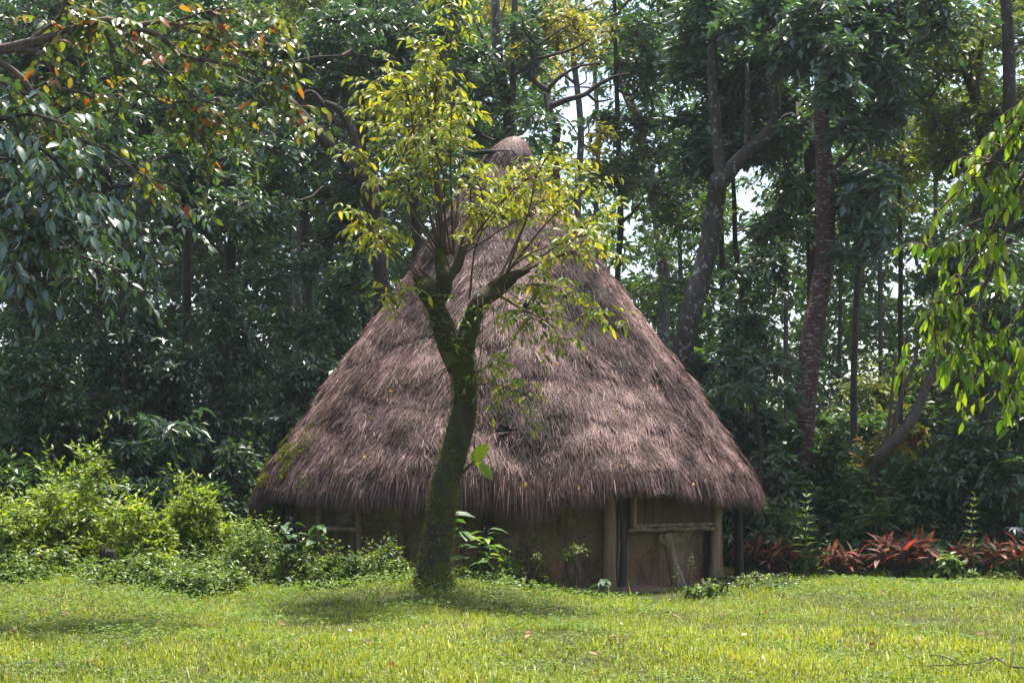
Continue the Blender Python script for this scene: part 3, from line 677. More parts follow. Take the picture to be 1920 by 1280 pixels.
def shrub(label, px, Y, w, h, leaf='dark', ll=.14, T='std', n=14, twg=14, per=9, name='shrub', cat='shrub', group='forest undergrowth', droop=.2, up=.0, rmean=.5, rsd=.22, cr=.42, twr=.007, shoots=0):
    """bush of width w, height h metres at pixel column px and depth Y"""
    rng = RG(label); x = (px - 960) / FPX * Y; gz = float(ground_z(x, Y)); base = np.array([x, Y, gz]); root = thing(name, label, cat, base, group)
    u = nrm(rng.normal(size=(n, 3))); u[:, 2] = np.abs(u[:, 2]); k = rng.uniform(.2, 1.05, (n, 1)) ** .7
    cl = base + u * k * np.array([w / 2 * .85, min(w, 2.4) / 2 * .85, h * .85]) + (0, 0, h * .08)
    crr = np.tile(np.array([w, min(w, 2.4), h]) * cr * .5, (n, 1)) * rng.uniform(.45, 1.25, (n, 1)); crr[:, 2] = np.clip(crr[:, 2], 0, crr[:, 0] * 1.1)
    mb = MB()
    for i in range(min(n, 7)):
        b = base + np.array([rng.normal(0, .12), rng.normal(0, .12), -.05]); tube(mb, [b, b * .5 + cl[i] * .5 + rng.normal(0, .08, 3) + (0, 0, .12), cl[i]], [.022 + .006 * h, .015, .008], 5, 7, cap=False)
    mb.build('stem', M['twig'], root)
    foliage(root, cl, crr, [], M[leaf], M['twig'], ll, LT[T], twg, per, droop, rng, rmean=rmean, rsd=rsd, limbs=False, twr=twr, shoots=shoots, sh=h)
    return root

# --- forest trees with their own trunks (pixel columns of the photograph turned into places at depth Y)
tree('slender grey tree with two straight lichen-spotted stems rising behind the roof peak', [(955, 300, 22), (945, 200, 20), (932, 100, 18), (928, -60, 16)], 38.0,
     grid_clumps(860, 20, 1010, 300, 12, 55, 'a1') + grid_clumps(700, -40, 900, 120, 10, 60, 'a1b'), 'blue', 'bark_pale', 0.216, 'std', 14, 8,
     limbs_px=[[(958, 240, 14), (963, 120, 13), (966, -60, 12)], [(940, 160, 8), (900, 60, 6), (870, 10, 4)], [(965, 120, 6), (1010, 60, 5), (1050, 20, 3)]])
tree('dark tree with contorted bare limbs twisting up beside the roof peak', [(1045, 330, 16), (1038, 240, 15), (1030, 205, 14), (1032, 172, 12)], 36.0,
     [(a, b, c, d, 2.0 + e * .4) for a, b, c, d, e in grid_clumps(960, 20, 1150, 110, 16, 50, 'a2', .5) + grid_clumps(1090, 230, 1150, 330, 3, 40, 'a2b')], 'yellow', 'bark', 0.157, 'std', 12, 8, dens=.4, r0=.03,
     limbs_px=[[(1032, 200, 13), (1060, 188, 11), (1095, 178, 10), (1120, 160, 9), (1150, 145, 6), (1180, 138, 3)], [(1032, 172, 11), (1012, 160, 10), (998, 145, 9), (1003, 115, 8), (1010, 88, 6), (1030, 70, 4), (1070, 45, 3)],
               [(1003, 112, 7), (1040, 102, 6), (1075, 92, 5), (1110, 70, 3)], [(1030, 165, 8), (1050, 145, 7), (1085, 125, 5), (1130, 118, 3)], [(1010, 88, 5), (985, 60, 4), (975, 20, 3)], [(1100, 175, 6), (1120, 190, 5), (1150, 185, 3)]])
tree('forked tree with pale lichen on its leaning trunk, right of the roof', [(1285, 700, 42), (1300, 590, 40), (1322, 470, 38), (1342, 380, 36), (1352, 335, 34)], 34.0,
     [(a, b, c, d, 2.4 + e * .5) for a, b, c, d, e in grid_clumps(1290, 40, 1520, 330, 26, 62, 'a3')] + grid_clumps(1280, -20, 1480, 60, 8, 60, 'a3b'), 'blue', 'bark_pale', 0.226, 'std', 13, 8,
     limbs_px=[[(1350, 345, 30), (1395, 290, 27), (1440, 250, 25), (1455, 215, 20), (1450, 150, 14), (1440, 60, 10)], [(1352, 340, 26), (1345, 260, 22), (1335, 140, 18), (1345, 0, 14), (1350, -60, 12)], [(1440, 250, 10), (1480, 215, 8), (1520, 235, 6), (1560, 262, 4)], [(1400, 285, 12), (1402, 200, 9), (1400, 120, 6)]])
tree('tall dark reddish trunk ringed with pale scars, standing right of the hut', [(1503, 880, 40), (1512, 760, 40), (1528, 620, 41), (1536, 480, 40), (1542, 330, 34), (1545, 200, 28), (1550, 80, 22), (1548, -60, 18)], 33.0,
     grid_clumps(1480, 60, 1720, 260, 18, 60, 'a4') + grid_clumps(1440, -30, 1800, 60, 16, 64, 'a4b') + grid_clumps(1560, 300, 1660, 480, 7, 52, 'a4c'), 'blue', 'bark_red', 0.236, 'std', 13, 8,
     limbs_px=[[(1545, 180, 14), (1600, 120, 10), (1680, 90, 7), (1760, 70, 4)], [(1543, 330, 10), (1590, 290, 8), (1630, 210, 7), (1655, 130, 5)], [(1546, 150, 9), (1500, 90, 7), (1470, 40, 4)]])
tree('second dark trunk close behind the reddish ringed trunk', [(1512, 800, 22), (1518, 600, 24), (1516, 450, 26), (1508, 300, 22), (1512, 100, 18), (1515, -50, 14)], 36.5,
     grid_clumps(1430, 330, 1530, 520, 7, 55, 'a5') + grid_clumps(1440, 60, 1560, 220, 6, 55, 'a5b'), 'dark', 'bark', 0.197, 'std', 12, 8)
tree('straight dark slim trunk in the middle of the right-hand forest', [(1608, 800, 14), (1603, 640, 13), (1601, 450, 12), (1612, 300, 9), (1640, 150, 7)], 42.0,
     grid_clumps(1570, 120, 1720, 380, 14, 60, 'a6'), 'mid', 'bark', 0.197, 'std', 11, 8, limbs_px=[[(1602, 460, 8), (1618, 420, 8), (1622, 330, 6), (1612, 220, 4)]])
tree('leaning mossy trunk slanting up to the right above the red-leaved plants', [(1640, 900, 22), (1662, 850, 22), (1700, 790, 20), (1740, 715, 17), (1772, 640, 13), (1790, 540, 10)], 32.0,
     grid_clumps(1740, 440, 1880, 620, 9, 52, 'a7'), 'dark', 'bark_brown', 0.197, 'std', 12, 8, limbs_px=[[(1672, 830, 11), (1690, 740, 9), (1715, 680, 7), (1722, 620, 5)], [(1655, 870, 8), (1668, 780, 6), (1680, 660, 4)]])
tree('thin straight trunk left of the hanging bright branch', [(1686, 760, 10), (1690, 620, 10), (1694, 470, 9), (1690, 330, 8), (1700, 120, 7)], 39.0,
     grid_clumps(1640, 180, 1780, 420, 12, 58, 'a8'), 'olive', 'bark', 0.187, 'std', 11, 8)
tree('dark trunk slanting down from the top right corner', [(1845, 700, 20), (1842, 450, 22), (1840, 330, 23), (1830, 220, 24), (1812, 110, 24), (1800, 20, 22), (1790, -60, 20)], 36.0,
     grid_clumps(1700, -30, 1930, 150, 18, 62, 'a9') + grid_clumps(1740, 150, 1930, 320, 14, 60, 'a9b') + grid_clumps(1840, 330, 1930, 520, 7, 55, 'a9c'), 'olive', 'bark', 0.167, 'std', 13, 8,
     limbs_px=[[(1828, 200, 12), (1836, 110, 10), (1850, 40, 8), (1860, -30, 6)]])
tree('dark trunk at the right edge behind the hanging bright branch', [(1905, 900, 40), (1900, 700, 36), (1895, 500, 32), (1890, 300, 28), (1885, 50, 24), (1880, -60, 20)], 34.0,
     grid_clumps(1850, 560, 1960, 760, 8, 58, 'a10') + grid_clumps(1840, 250, 1960, 480, 8, 58, 'a10b'), 'deep', 'bark', 0.197, 'std', 12, 8)
tree('thin dark pole-like trunk just right of the roof slope', [(1352, 640, 11), (1350, 520, 11), (1353, 400, 10), (1356, 250, 8)], 40.0,
     grid_clumps(1240, 330, 1370, 560, 10, 52, 'a11'), 'mid', 'bark', 0.177, 'std', 11, 8)
tree('thin vine-covered trunk between the lichen tree and the reddish trunk', [(1392, 680, 13), (1390, 560, 12), (1384, 470, 11), (1375, 380, 9), (1370, 220, 7)], 38.0,
     grid_clumps(1360, 600, 1430, 700, 8, 40, 'a12', 1.2) + grid_clumps(1370, 380, 1470, 560, 6, 52, 'a12b'), 'deep', 'bark', 0.177, 'std', 14, 9)
tree('slim dark trunk standing behind the right shoulder of the roof', [(1165, 560, 11), (1163, 430, 12), (1158, 300, 11), (1156, 160, 9), (1150, -30, 7)], 40.0,
     grid_clumps(1120, 100, 1260, 360, 16, 56, 'a13') + grid_clumps(1150, -40, 1300, 90, 12, 60, 'a13b'), 'dark', 'bark', 0.216, 'std', 12, 8,
     limbs_px=[[(1164, 420, 6), (1185, 400, 5), (1210, 370, 3)]])
tree('pale grey far trunk seen just above the right roof slope', [(1238, 640, 24), (1238, 520, 24), (1234, 420, 22), (1225, 330, 22), (1195, 230, 20), (1170, 150, 16)], 55.0,
     grid_clumps(1200, 420, 1300, 560, 5, 45, 'a14') + grid_clumps(1120, 60, 1240, 200, 5, 45, 'a14b'), 'mid', 'bark_pale', 0.197, 'std', 10, 8)
tree('dark gnarled tree with thick crooked limbs left of the roof', [(722, 640, 30), (716, 500, 28), (704, 410, 30), (692, 345, 32)], 33.6,
     [(a, b, c, d, 2.6 + e * .4) for a, b, c, d, e in grid_clumps(470, 60, 640, 200, 12, 58, 'a15') + grid_clumps(600, 330, 720, 480, 6, 50, 'a15c') + grid_clumps(640, 20, 760, 160, 9, 58, 'a15d')], 'blue', 'bark', 0.197, 'std', 13, 8,
     limbs_px=[[(694, 350, 26), (660, 312, 25), (610, 265, 22), (565, 215, 20), (520, 170, 16), (480, 150, 12), (440, 132, 8)], [(690, 340, 20), (672, 285, 18), (655, 235, 17), (635, 205, 14), (610, 192, 9)], [(520, 172, 10), (535, 130, 9), (580, 110, 7), (640, 105, 4)],
               [(700, 360, 18), (735, 335, 14), (770, 330, 10), (790, 300, 7)], [(655, 235, 12), (630, 230, 10), (590, 175, 8), (560, 178, 5)]])
tree('straight dark trunk left of the gnarled tree, behind the roof slope', [(690, 650, 20), (688, 560, 20), (686, 440, 19), (683, 340, 18), (678, 150, 15), (672, -40, 12)], 37.0,
     grid_clumps(600, 20, 740, 150, 10, 60, 'a16') + grid_clumps(620, 430, 700, 600, 7, 50, 'a16b'), 'dark', 'bark', 0.197, 'std', 12, 8)
tree('tall tree with bluish hanging leaves left of the twin stems', [(780, 460, 18), (775, 300, 18), (790, 150, 16), (800, -40, 14)], 43.0,
     grid_clumps(660, -30, 900, 260, 24, 60, 'a17') , 'blue', 'bark', 0.216, 'nar', 12, 9)
tree('yellowing feathery canopy tree far behind the roof peak', [(1090, 420, 14), (1085, 250, 13), (1080, 120, 11), (1075, 0, 9)], 52.0,
     grid_clumps(900, -20, 1200, 150, 26, 46, 'a18', .5), 'yellow', 'bark_pale', 0.167, 'std', 11, 9, dens=.55, r0=.04, limbs_px=[[(1080, 130, 7), (1130, 80, 5), (1190, 50, 3)], [(1082, 160, 6), (1020, 110, 5), (960, 70, 3)]])
tree('pale leafy tree in hazy light at the upper left of the twin stems', [(560, 420, 18), (555, 250, 17), (570, 100, 14), (575, -40, 10)], 50.0,
     grid_clumps(440, -20, 660, 110, 18, 46, 'a19'), 'olive', 'bark_pale', 0.197, 'std', 12, 8)
tree('bushy dark tree filling the gap left of the gnarled limbs', [(420, 760, 22), (425, 560, 20), (440, 380, 17), (450, 250, 14)], 34.0,
     grid_clumps(300, 210, 560, 430, 30, 60, 'a20'), 'blue', 'bark', 0.167, 'std', 15, 9)
tree('broad dark tree behind the orange-tinged branches at the upper left', [(180, 800, 26), (190, 500, 24), (210, 250, 20), (220, 50, 16)], 33.0,
     grid_clumps(-40, 60, 340, 330, 40, 70, 'a21'), 'dark', 'bark', 0.177, 'std', 14, 9)
tree('leafy dark tree deep behind the orange-tinged branches', [(330, 760, 18), (335, 500, 17), (340, 250, 15), (345, 20, 12)], 40.0,
     grid_clumps(180, -30, 480, 260, 30, 62, 'a23'), 'dark', 'bark', 0.197, 'std', 14, 8)
tree('leafy bluish tree deep between the gnarled limbs and the roof', [(590, 700, 18), (585, 500, 17), (580, 300, 15), (590, 60, 12)], 42.0,
     grid_clumps(470, 100, 680, 420, 24, 60, 'a24'), 'blue', 'bark', 0.197, 'std', 14, 8)
tree('tall dark trunk near the left edge hidden by silvery leaves', [(40, 850, 26), (45, 550, 24), (40, 300, 22), (60, 0, 18)], 31.0,
     grid_clumps(-60, 330, 180, 560, 18, 70, 'a22') + grid_clumps(-60, -40, 160, 100, 10, 70, 'a22b'), 'deep', 'bark', 0.177, 'std', 14, 9)

tree('feathery palm-leaved tree among the trunks right of the roof', [(1425, 960, 9), (1420, 850, 9), (1415, 740, 8), (1412, 690, 7)], 31.5,
     [(1370, 690, 50, 22), (1465, 690, 52, 22), (1380, 735, 50, 30), (1470, 740, 46, 30), (1415, 675, 30, 25)], 'blue', 'bark', 0.216, 'nar', 10, 12, r0=.015)
for (x, y0, y1, w, Y, lab) in [(1280, 700, 250, 10, 58, 'thin far trunk against the bright gap right of the lichen tree'), (1470, 720, 150, 9, 56, 'thin far trunk left of the paired dark trunks'),
                               (1655, 720, 60, 9, 57, 'thin far trunk right of the straight dark slim trunk'), (1750, 700, 100, 10, 55, 'thin far trunk behind the hanging bright branch'),
                               (1110, 480, 60, 10, 60, 'thin far trunk between the contorted limbs and the roof shoulder'), (640, 560, 60, 11, 54, 'thin far trunk left of the gnarled tree'), (1570, 700, 200, 8, 60, 'thin far trunk just right of the reddish ringed trunk')]:
    tree(lab, [(x, y0 + 100, w), (x + 4, (y0 + y1) / 2, w * .9), (x - 4, y1, w * .6)], Y, grid_clumps(x - 70, y1 - 40, x + 70, y1 + 260, 8, 42, lab), 'mid', 'bark', 0.197, 'std', 9, 8)

# --- undergrowth walls
US = [('dense dark climber-hung thicket left of the hut, beside the roof slope', 560, 33, 3.6, 6.6, 'blue', 0.173, 'std', 42), ('tall dark thicket with small blue-green leaves in the left middle', 400, 32, 3.6, 5.8, 'blue', 0.161, 'std', 42),
      ('dark thicket under the silvery-leaved tree at the left', 230, 31, 3.8, 5.6, 'deep', 0.173, 'std', 42), ('shadowy thicket at the far left edge of the clearing', 60, 30, 3.6, 4.8, 'dark', 0.161, 'std', 36),
      ('low dark bush hugging the left side of the hut', 450, 29.6, 2.6, 2.4, 'dark', 0.161, 'std', 24), ('dark bush with long drooping leaflets behind the bright shrubs', 270, 28.6, 3.0, 2.6, 'blue', 0.271, 'nar', 22),
      ('leafy dark bush behind the leftmost bright shrub', 90, 28, 2.8, 2.5, 'mid', 0.173, 'std', 22), ('dark bush right behind the thatch at the left roof edge', 600, 36, 3.4, 7.0, 'dark', 0.197, 'std', 34),
      ('dark vine-draped bush just right of the roof slope', 1330, 34, 2.4, 4.2, 'deep', 0.209, 'std', 26), ('dark bush at the foot of the reddish ringed trunk', 1455, 32.5, 2.4, 3.2, 'dark', 0.184, 'std', 26),
      ('vine-wrapped bush between the hut eave and the ringed trunk', 1420, 34.5, 2.0, 5.4, 'blue', 0.197, 'std', 22), ('dark green bush right of the reddish ringed trunk', 1570, 33, 2.6, 2.9, 'mid', 0.209, 'std', 26),
      ('bush at the foot of the leaning mossy trunk', 1680, 31.5, 2.6, 2.5, 'mid', 0.184, 'std', 26), ('wide glossy bush under the hanging bright branch', 1790, 31.5, 3.0, 3.2, 'dark', 0.197, 'std', 32),
      ('dark bush at the right edge behind the red-leaved plants', 1900, 31, 2.6, 3.6, 'dark', 0.197, 'std', 28), ('pale green bush deep in the right forest', 1540, 44, 4.0, 5.5, 'mid', 0.246, 'std', 26),
      ('bush with orange young leaves right of the slim dark trunk', 1650, 38, 2.4, 4.6, 'mixed', 0.197, 'std', 14), ('yellow-green sunlit bush deep between the right trunks', 1690, 47, 4.5, 7.0, 'olive', 0.246, 'std', 26),
      ('hazy green bush deep behind the lichen tree', 1300, 48, 4.0, 6.0, 'mid', 0.246, 'std', 26), ('hazy green bush deep behind the right edge trunk', 1830, 46, 5.0, 6.0, 'mid', 0.246, 'std', 28),
      ('dark bush far behind the roof at the left', 700, 45, 5.0, 6.0, 'dark', 0.246, 'std', 26), ('tangled dark bush under the gnarled tree', 640, 38, 2.6, 5.2, 'dark', 0.184, 'std', 26)]
for lab, px, Y, w, h, leaf, ll, T, n in US:
    shrub(lab, px, Y, w, h, leaf, ll, T, n, 15, 9, name='thicket' if n > 30 else 'bush', cat='thicket' if n > 30 else 'bush')
def distant():
    rng = RG('distant'); n = 9800
    Y = rng.uniform(58, 84, n); px = rng.uniform(-250, 2170, n)
    top = np.where(px < 760, 24, np.where(px < 1080, 24, 22))
    z = rng.random(n) * top; q = np.stack([px / 120, z / 1.6, Y * .1], -1)
    open_ = np.clip((px - 980) / 120, 0, 1) * np.clip((z - 3.5) / 4, 0, 1)
    keep = noise(q, .8, 3) > -1.2 + 0.75 * open_ + .25 * (z > 9) * (px > 760); py = HZ - (z + 1 - CZ) / Y * FPX; gap = (((px - 1120) / 110) ** 2 + ((py - 190) / 130) ** 2 < 1) | (((px - 1410) / 60) ** 2 + ((py - 330) / 60) ** 2 < 1) 
    keep &= ~gap & ~((px > 800) & (px < 1130) & (py > 500)); keep &= (px < 760) | (rng.random(n) < .72); px, Y, z = px[keep], Y[keep], z[keep]; n = len(px)
    C = np.stack([(px - 960) / FPX * Y, Y, z + 1.0], -1); R = np.tile([1.3, 1.0, .9], (n, 1)) * rng.uniform(.6, 1.2, (n, 1))
    S, Mi, E = clump_twigs(C, R, 4, rng); P, D, N = leaves_on(S, Mi, E, 8, .1, rng, .15)
    m = 900; a = rng.uniform(math.radians(165), math.radians(375), m); R_ = rng.uniform(30, 44, m); C2 = np.stack([R_ * np.cos(a), 14 + R_ * np.sin(a), rng.random(m) * 15 + .8], -1)  # unseen leafy ring round the camera side, added to block low sky light
    S2, M2, E2 = clump_twigs(C2, np.tile([2.2, 2.2, 1.7], (m, 1)), 3, rng); P2, D2, N2 = leaves_on(S2, M2, E2, 8, .1, rng, .2)
    mb = MB(); emit(mb, P2, D2, N2, rng.uniform(.6, 1.1, len(P2)), LT['std'], np.clip(rng.normal(.5, .25, len(P2)), 0, 1))
    emit(mb, P, D, N, rng.uniform(.28, .56, len(P)), LT['std'], np.clip(rng.normal(.5, .25, len(P)), 0, 1))
    tag(mb.build('distant_forest_and_unseen_ring', M['mid'], kind='stuff', smooth=False), 'hazy mass of far forest foliage behind the trunks, with an unseen ring added round the viewer to dim low light', 'forest')
distant()
# ------------------------------------------------------------------ the tree in front of the hut
def front_tree():
    Y = TREE_Y; rng = RG('front'); b = W(815, 1088, Y); b[2] = float(ground_z(b[0], b[1]))
    root = thing('lopped_tree', 'moss-covered lopped tree with yellow-green shoots, standing in front of the hut', 'tree', b)
    mb = MB(); k = Y / FPX / 2
    tr = [(810, 1106, 92), (815, 1062, 66), (826, 980, 56), (838, 900, 55), (858, 820, 53), (870, 760, 47), (870, 710, 48), (862, 668, 56), (852, 640, 58)]
    C = tube(mb, [W(x, y, Y) for x, y, w in tr], [w * k * .88 for x, y, w in tr], 30, 110, .13, seed=2); rough(mb, .034); mb.build('trunk', M['bark_moss'], root)
    lf = [(862, 690, 44), (845, 645, 50), (828, 605, 44), (815, 570, 42), (803, 545, 44), (790, 528, 34)]
    rt = [(862, 690, 36), (874, 640, 40), (886, 600, 38), (900, 568, 38), (925, 545, 34), (955, 522, 26), (982, 508, 14)]
    up = [(815, 570, 30), (830, 545, 31), (833, 520, 29), (829, 495, 26), (825, 466, 16)]
    u2 = [(832, 535, 18), (846, 515, 20), (858, 495, 18), (866, 470, 11)]
    for i, L in enumerate((lf, rt, up, u2)):
        mb = MB(); tube(mb, [W(x, y, Y) + (0, rng.normal(0, .03), 0) for x, y, w in L], [w * k for x, y, w in L], 20, len(L) * 8, .22, seed=i + 7); rough(mb, .02)
        if True:                       # splintered, dead end
            e = W(L[-1][0], L[-1][1], Y); d = nrm(e - W(L[-2][0], L[-2][1], Y))
            wr = L[-1][2] * k
            for j in range(22):
                s = e + nrm(rng.normal(size=3)) * wr * rng.uniform(.3, 1.0); tube(mb, [s - d * .22, s - d * .02, s + d * rng.uniform(.04, .20) + rng.normal(0, .02, 3)], [.026, .02, .003], 4, 4)
        mb.build('limb', M['bark_moss'], root)
    # shoots: (start px, end px) in the picture, fanning also in depth
    SH = [((832, 480), (838, -30), .2, 9), ((826, 478), (775, 230), .3, 7), ((822, 480), (700, 220), .5, 7), ((822, 478), (740, 110), -.4, 7), ((830, 476), (800, 60), -.3, 7), ((850, 480), (870, 200), .4, 7), ((860, 476), (900, 330), -.5, 7),
          ((866, 480), (965, 350), .3, 7), ((862, 480), (1000, 330), -.4, 7), ((880, 560), (905, 400), -.3, 6), ((930, 535), (1060, 300), .4, 7), ((940, 525), (1110, 340), -.3, 7), ((955, 520), (1165, 400), .3, 7), ((915, 545), (1090, 440), -.5, 6), ((905, 560), (1040, 540), -.6, 5),
          ((935, 535), (1150, 600), -.3, 5), ((925, 545), (1060, 640), -.5, 5), ((812, 545), (690, 430), .2, 6), ((800, 540), (720, 560), -.2, 4), ((806, 540), (660, 400), -.4, 6), ((818, 480), (670, 300), .1, 6), ((850, 478), (850, 180), -.5, 7),
          ((840, 478), (760, 140), .6, 7), ((868, 476), (1040, 390), .1, 6), ((945, 525), (1030, 290), -.5, 6), ((882, 720), (985, 740), -.35, 4), ((884, 700), (930, 690), -.3, 4), ((950, 522), (1120, 470), -.2, 6), ((858, 476), (940, 390), .7, 6),
          ((826, 476), (730, 330), -.6, 6), ((834, 474), (810, 250), -.6, 6), ((930, 535), (1000, 600), -.4, 4), ((846, 476), (815, 130), .1, 7), ((832, 474), (700, 130), .2, 6)]
    sb = MB(); S = []; Mi = []; E = []; w_ = []
    for (a, c, dy, wd) in SH:
        p0 = W(a[0], a[1], Y); p1 = W(c[0], c[1], Y + dy * 2.0); L = np.linalg.norm(p1 - p0)
        m = (p0 + p1) / 2 + np.array([rng.normal(0, .03) * L, rng.normal(0, .06), .06 * L])
        m2 = p0 * .25 + p1 * .75 + np.array([rng.normal(0, .03) * L, 0, .05 * L])
        c_ = tube(sb, [p0, m, m2, p1], [wd * k * .75, wd * k * .5, wd * k * .36, wd * k * .2], 6, 18, cap=False)
        ns = int(7 + L * 6.4)
        for j in range(ns):
            t = rng.uniform(.34, 1.0) if j else 1.0; q = c_[min(17, int(t * 17))]
            ln = rng.uniform(.28, .68) * (1.1 - .35 * t)
            d = nrm(np.array([rng.normal(0, 1), rng.normal(0, .8), rng.normal(.1, .5)]) + .5 * nrm(p1 - p0))
            e = q + d * ln; S.append(q); E.append(e - np.array([0, 0, ln * .25])); Mi.append((q + e) / 2 + np.array([0, 0, ln * .12]))
    # the twig the bird sits on passes under its feet
    S = np.array(S); E = np.array(E); Mi = np.array(Mi); c2 = W(1010, 586, Y - .45)
    twigs(sb, S, Mi, E, .008, .003, seg=3); tube(sb, [W(925, 548, Y - .05), W(965, 572, Y - .3), W(990, 584, Y - .45), W(1040, 590, Y - .5), W(1100, 610, Y - .5)], [.015, .011, .009, .007, .004], 5, 14)
    vines = MB()
    for x0, y0, x1, y1 in ((895, 560, 897, 800), (921, 560, 925, 690), (933, 540, 958, 680), (905, 560, 890, 720), (945, 530, 940, 600)):
        tube(vines, [W(x0, y0, Y - .25), W((x0 + x1) / 2 + 6, (y0 + y1) / 2, Y - .35), W(x1, y1, Y - .3)], [.006, .005, .004], 4, 12)
    sb.build('shoots', M['twig_red'], root, kind='stuff'); vines.build('hanging_vines', M['twig_red'], root, kind='stuff')
    P, D, N = leaves_on(S, Mi, E, 7, .3, rng, .35)
    sz = rng.uniform(.09, .17, len(P))
    show = sz * (1 + .35 * (Y - P[:, 1])); idx = np.argsort(-show); big, rest = idx[:300], idx[300:]
    T = leafT(.36, .12, .28)
    leaf_objects(root, P[big], D[big], N[big], sz[big], T, M['crown_o'])
    lb = MB(); emit(lb, P[rest], D[rest], N[rest], sz[rest], T, np.clip(rng.normal(.52, .24, len(rest)) + .12 * (P[rest][:, 2] > 4.5), 0, 1)); lb.build('foliage', M['crown'], root, kind='stuff')
    # moss and little ferns on trunk and fork; side moss also paints rim light
    mo = MB(); fe = MB(); n = 0
    for L, cnt in ((tr, 9000), (lf, 2600), (rt, 2200), (up, 1200)):
        pp = smooth_path([W(x, y, Y) for x, y, w in L], 120); ww = np.interp(np.linspace(0, 1, 120), np.linspace(0, 1, len(L)), [w * k for x, y, w in L])
        i = rng.integers(3, 117, cnt); a = rng.uniform(0, 6.283, cnt); O = np.stack([np.cos(a), np.sin(a), a * 0], -1)
        Pm = pp[i] + O * (ww[i] * 1.0)[:, None]; keep = noise(Pm, 2.4, 3) + .6 * np.abs(O[:, 0]) > .22; Pm, O = Pm[keep], O[keep]
        emit(mo, Pm, O + rng.normal(0, .7, O.shape) + (0, 0, -.3), O + (0, 0, .6), rng.uniform(.018, .05, len(Pm)), leafT(.35, .1, .3, False), rng.random(len(Pm)))
    for x, y in ((905, 580), (890, 590), (820, 600), (846, 640), (880, 655), (868, 600), (805, 580), (838, 560), (915, 570), (792, 600), (800, 640)):
        for j in range(9):
            a = rng.uniform(3.3, 6.1); d = np.array([math.cos(a), math.sin(a), rng.uniform(-.2, .7)]); p = W(x + rng.normal(0, 6), y + rng.normal(0, 8), Y - .16)
            emit(fe, p[None], d[None], np.array([[0, 0, 1.]]), [rng.uniform(.12, .26)], leafT(.18, .1, .45), [rng.uniform(.3, .9)])
    mo.build('moss', M['moss'], root, kind='stuff'); fe.build('fern_tufts', M['cover'], root, kind='stuff')
    # bird perched in the right of the crown
    f = W(988, 583, Y - .45); bd = thing('bird', 'small black bird perched on a twig in the lopped tree', 'bird', f); k2 = .115
    mb = MB(); P = [f + np.array(p) * k2 for p in ((-.62, .1, -.25), (-.45, .08, .05), (-.2, .03, .45), (.05, 0, .85), (.2, -.02, 1.18), (.3, -.03, 1.42), (.42, -.05, 1.48))]
    tube(mb, P, [.05 * k2, .17 * k2, .34 * k2, .36 * k2, .25 * k2, .24 * k2, .07 * k2], 10, 26); body = mb.build('body', M['black'], bd)
    mb = MB(); tube(mb, [P[-1] - (.01, 0, 0), P[-1] + np.array((.2, -.02, -.04)) * k2], [.07 * k2, .01 * k2], 6, 4); mb.build('beak', M['char'], bd)
    mb = MB(); emit(mb, np.array([f + np.array((-.35, .05, .15)) * k2] * 3), np.array([(-.5, .1, -1.), (-.45, .2, -1.), (-.55, 0, -1.)]), np.array([(-1., -.3, .4)] * 3), [.9 * k2] * 3, leafT(.2, .02, 0), .5); mb.build('tail', M['black'], bd)
    for s in (-.08, .08):
        mb = MB(); tube(mb, [f + np.array((0, s, -.02)) * k2, f + np.array((-.03, s, .5)) * k2], [.035 * k2, .05 * k2], 5, 3); mb.build('leg', M['char'], bd)
    # plants rooted on the trunk
    p0 = W(884, 872, Y - .12); ep = thing('epiphyte', 'large-leaved lime-green plant growing out of the mossy trunk', 'plant', p0)
    PP = [W(884, 868, Y - .15), W(890, 858, Y - .16), W(898, 868, Y - .18), W(892, 862, Y - .14)]
    dd = [(W(918, 826, Y - .3) - PP[0]), (W(912, 842, Y - .2) - PP[1]), (W(920, 894, Y - .2) - PP[2]), (W(905, 880, Y - .1) - PP[3])]
    leaf_objects(ep, np.array(PP), np.array(dd), np.array([(.2, -1, .35), (-.3, -1, .5), (.5, -1, .1), (.1, -1, -.2)]), [.38, .24, .30, .17], leafT(.55, .10, .10), M['lime_o'])
    mb = MB(); tube(mb, [W(868, 885, Y - .1), W(878, 875, Y - .14), W(892, 860, Y - .16)], [.03, .022, .012], 6, 10); tube(mb, [W(889, 862, Y - .15), W(889, 830, Y - .16), W(891, 812, Y - .16)], [.012, .01, .005], 5, 8); mb.build('stem', M['twig_red'], ep)
    sprig(W(852, 858, Y - .24), 'small upright green sprig sprouting from the mossy trunk', .34, 11, .13, 'broad_o', .26)
    return root

def sprig(p, label, h, n, ll, mat, wid, name='seedling', cat='plant', lean=(0, 0), group=None, bare=.15, droop=.15, stem_r=.007, T=None):
    """one upright stem with whorled leaves"""
    rng = RG(label); root = thing(name, label, cat, p, group); top = p + np.array([lean[0], lean[1], h])
    mb = MB(); c = tube(mb, [p - (0, 0, .04), p * .5 + top * .5 + (rng.normal(0, .03 * h), 0, 0), top], [stem_r, stem_r * .8, stem_r * .4], 6, 14); mb.build('stem', M['twig_red'], root)
    t = np.linspace(bare, 1, n); i = (t * 13).astype(int); a = np.arange(n) * 2.4 + rng.normal(0, .2, n)
    D = np.stack([np.cos(a), np.sin(a), .25 - droop + .6 * t ** 3 + rng.normal(0, .15, n)], -1); N = np.array([0, 0, 1.]) + rng.normal(0, .2, (n, 3))
    leaf_objects(root, c[i], D, N, ll * (1.15 - .5 * t ** 2) * rng.uniform(.8, 1.15, n), T or leafT(wid, .12, .3), M[mat])
    return root
front_tree()

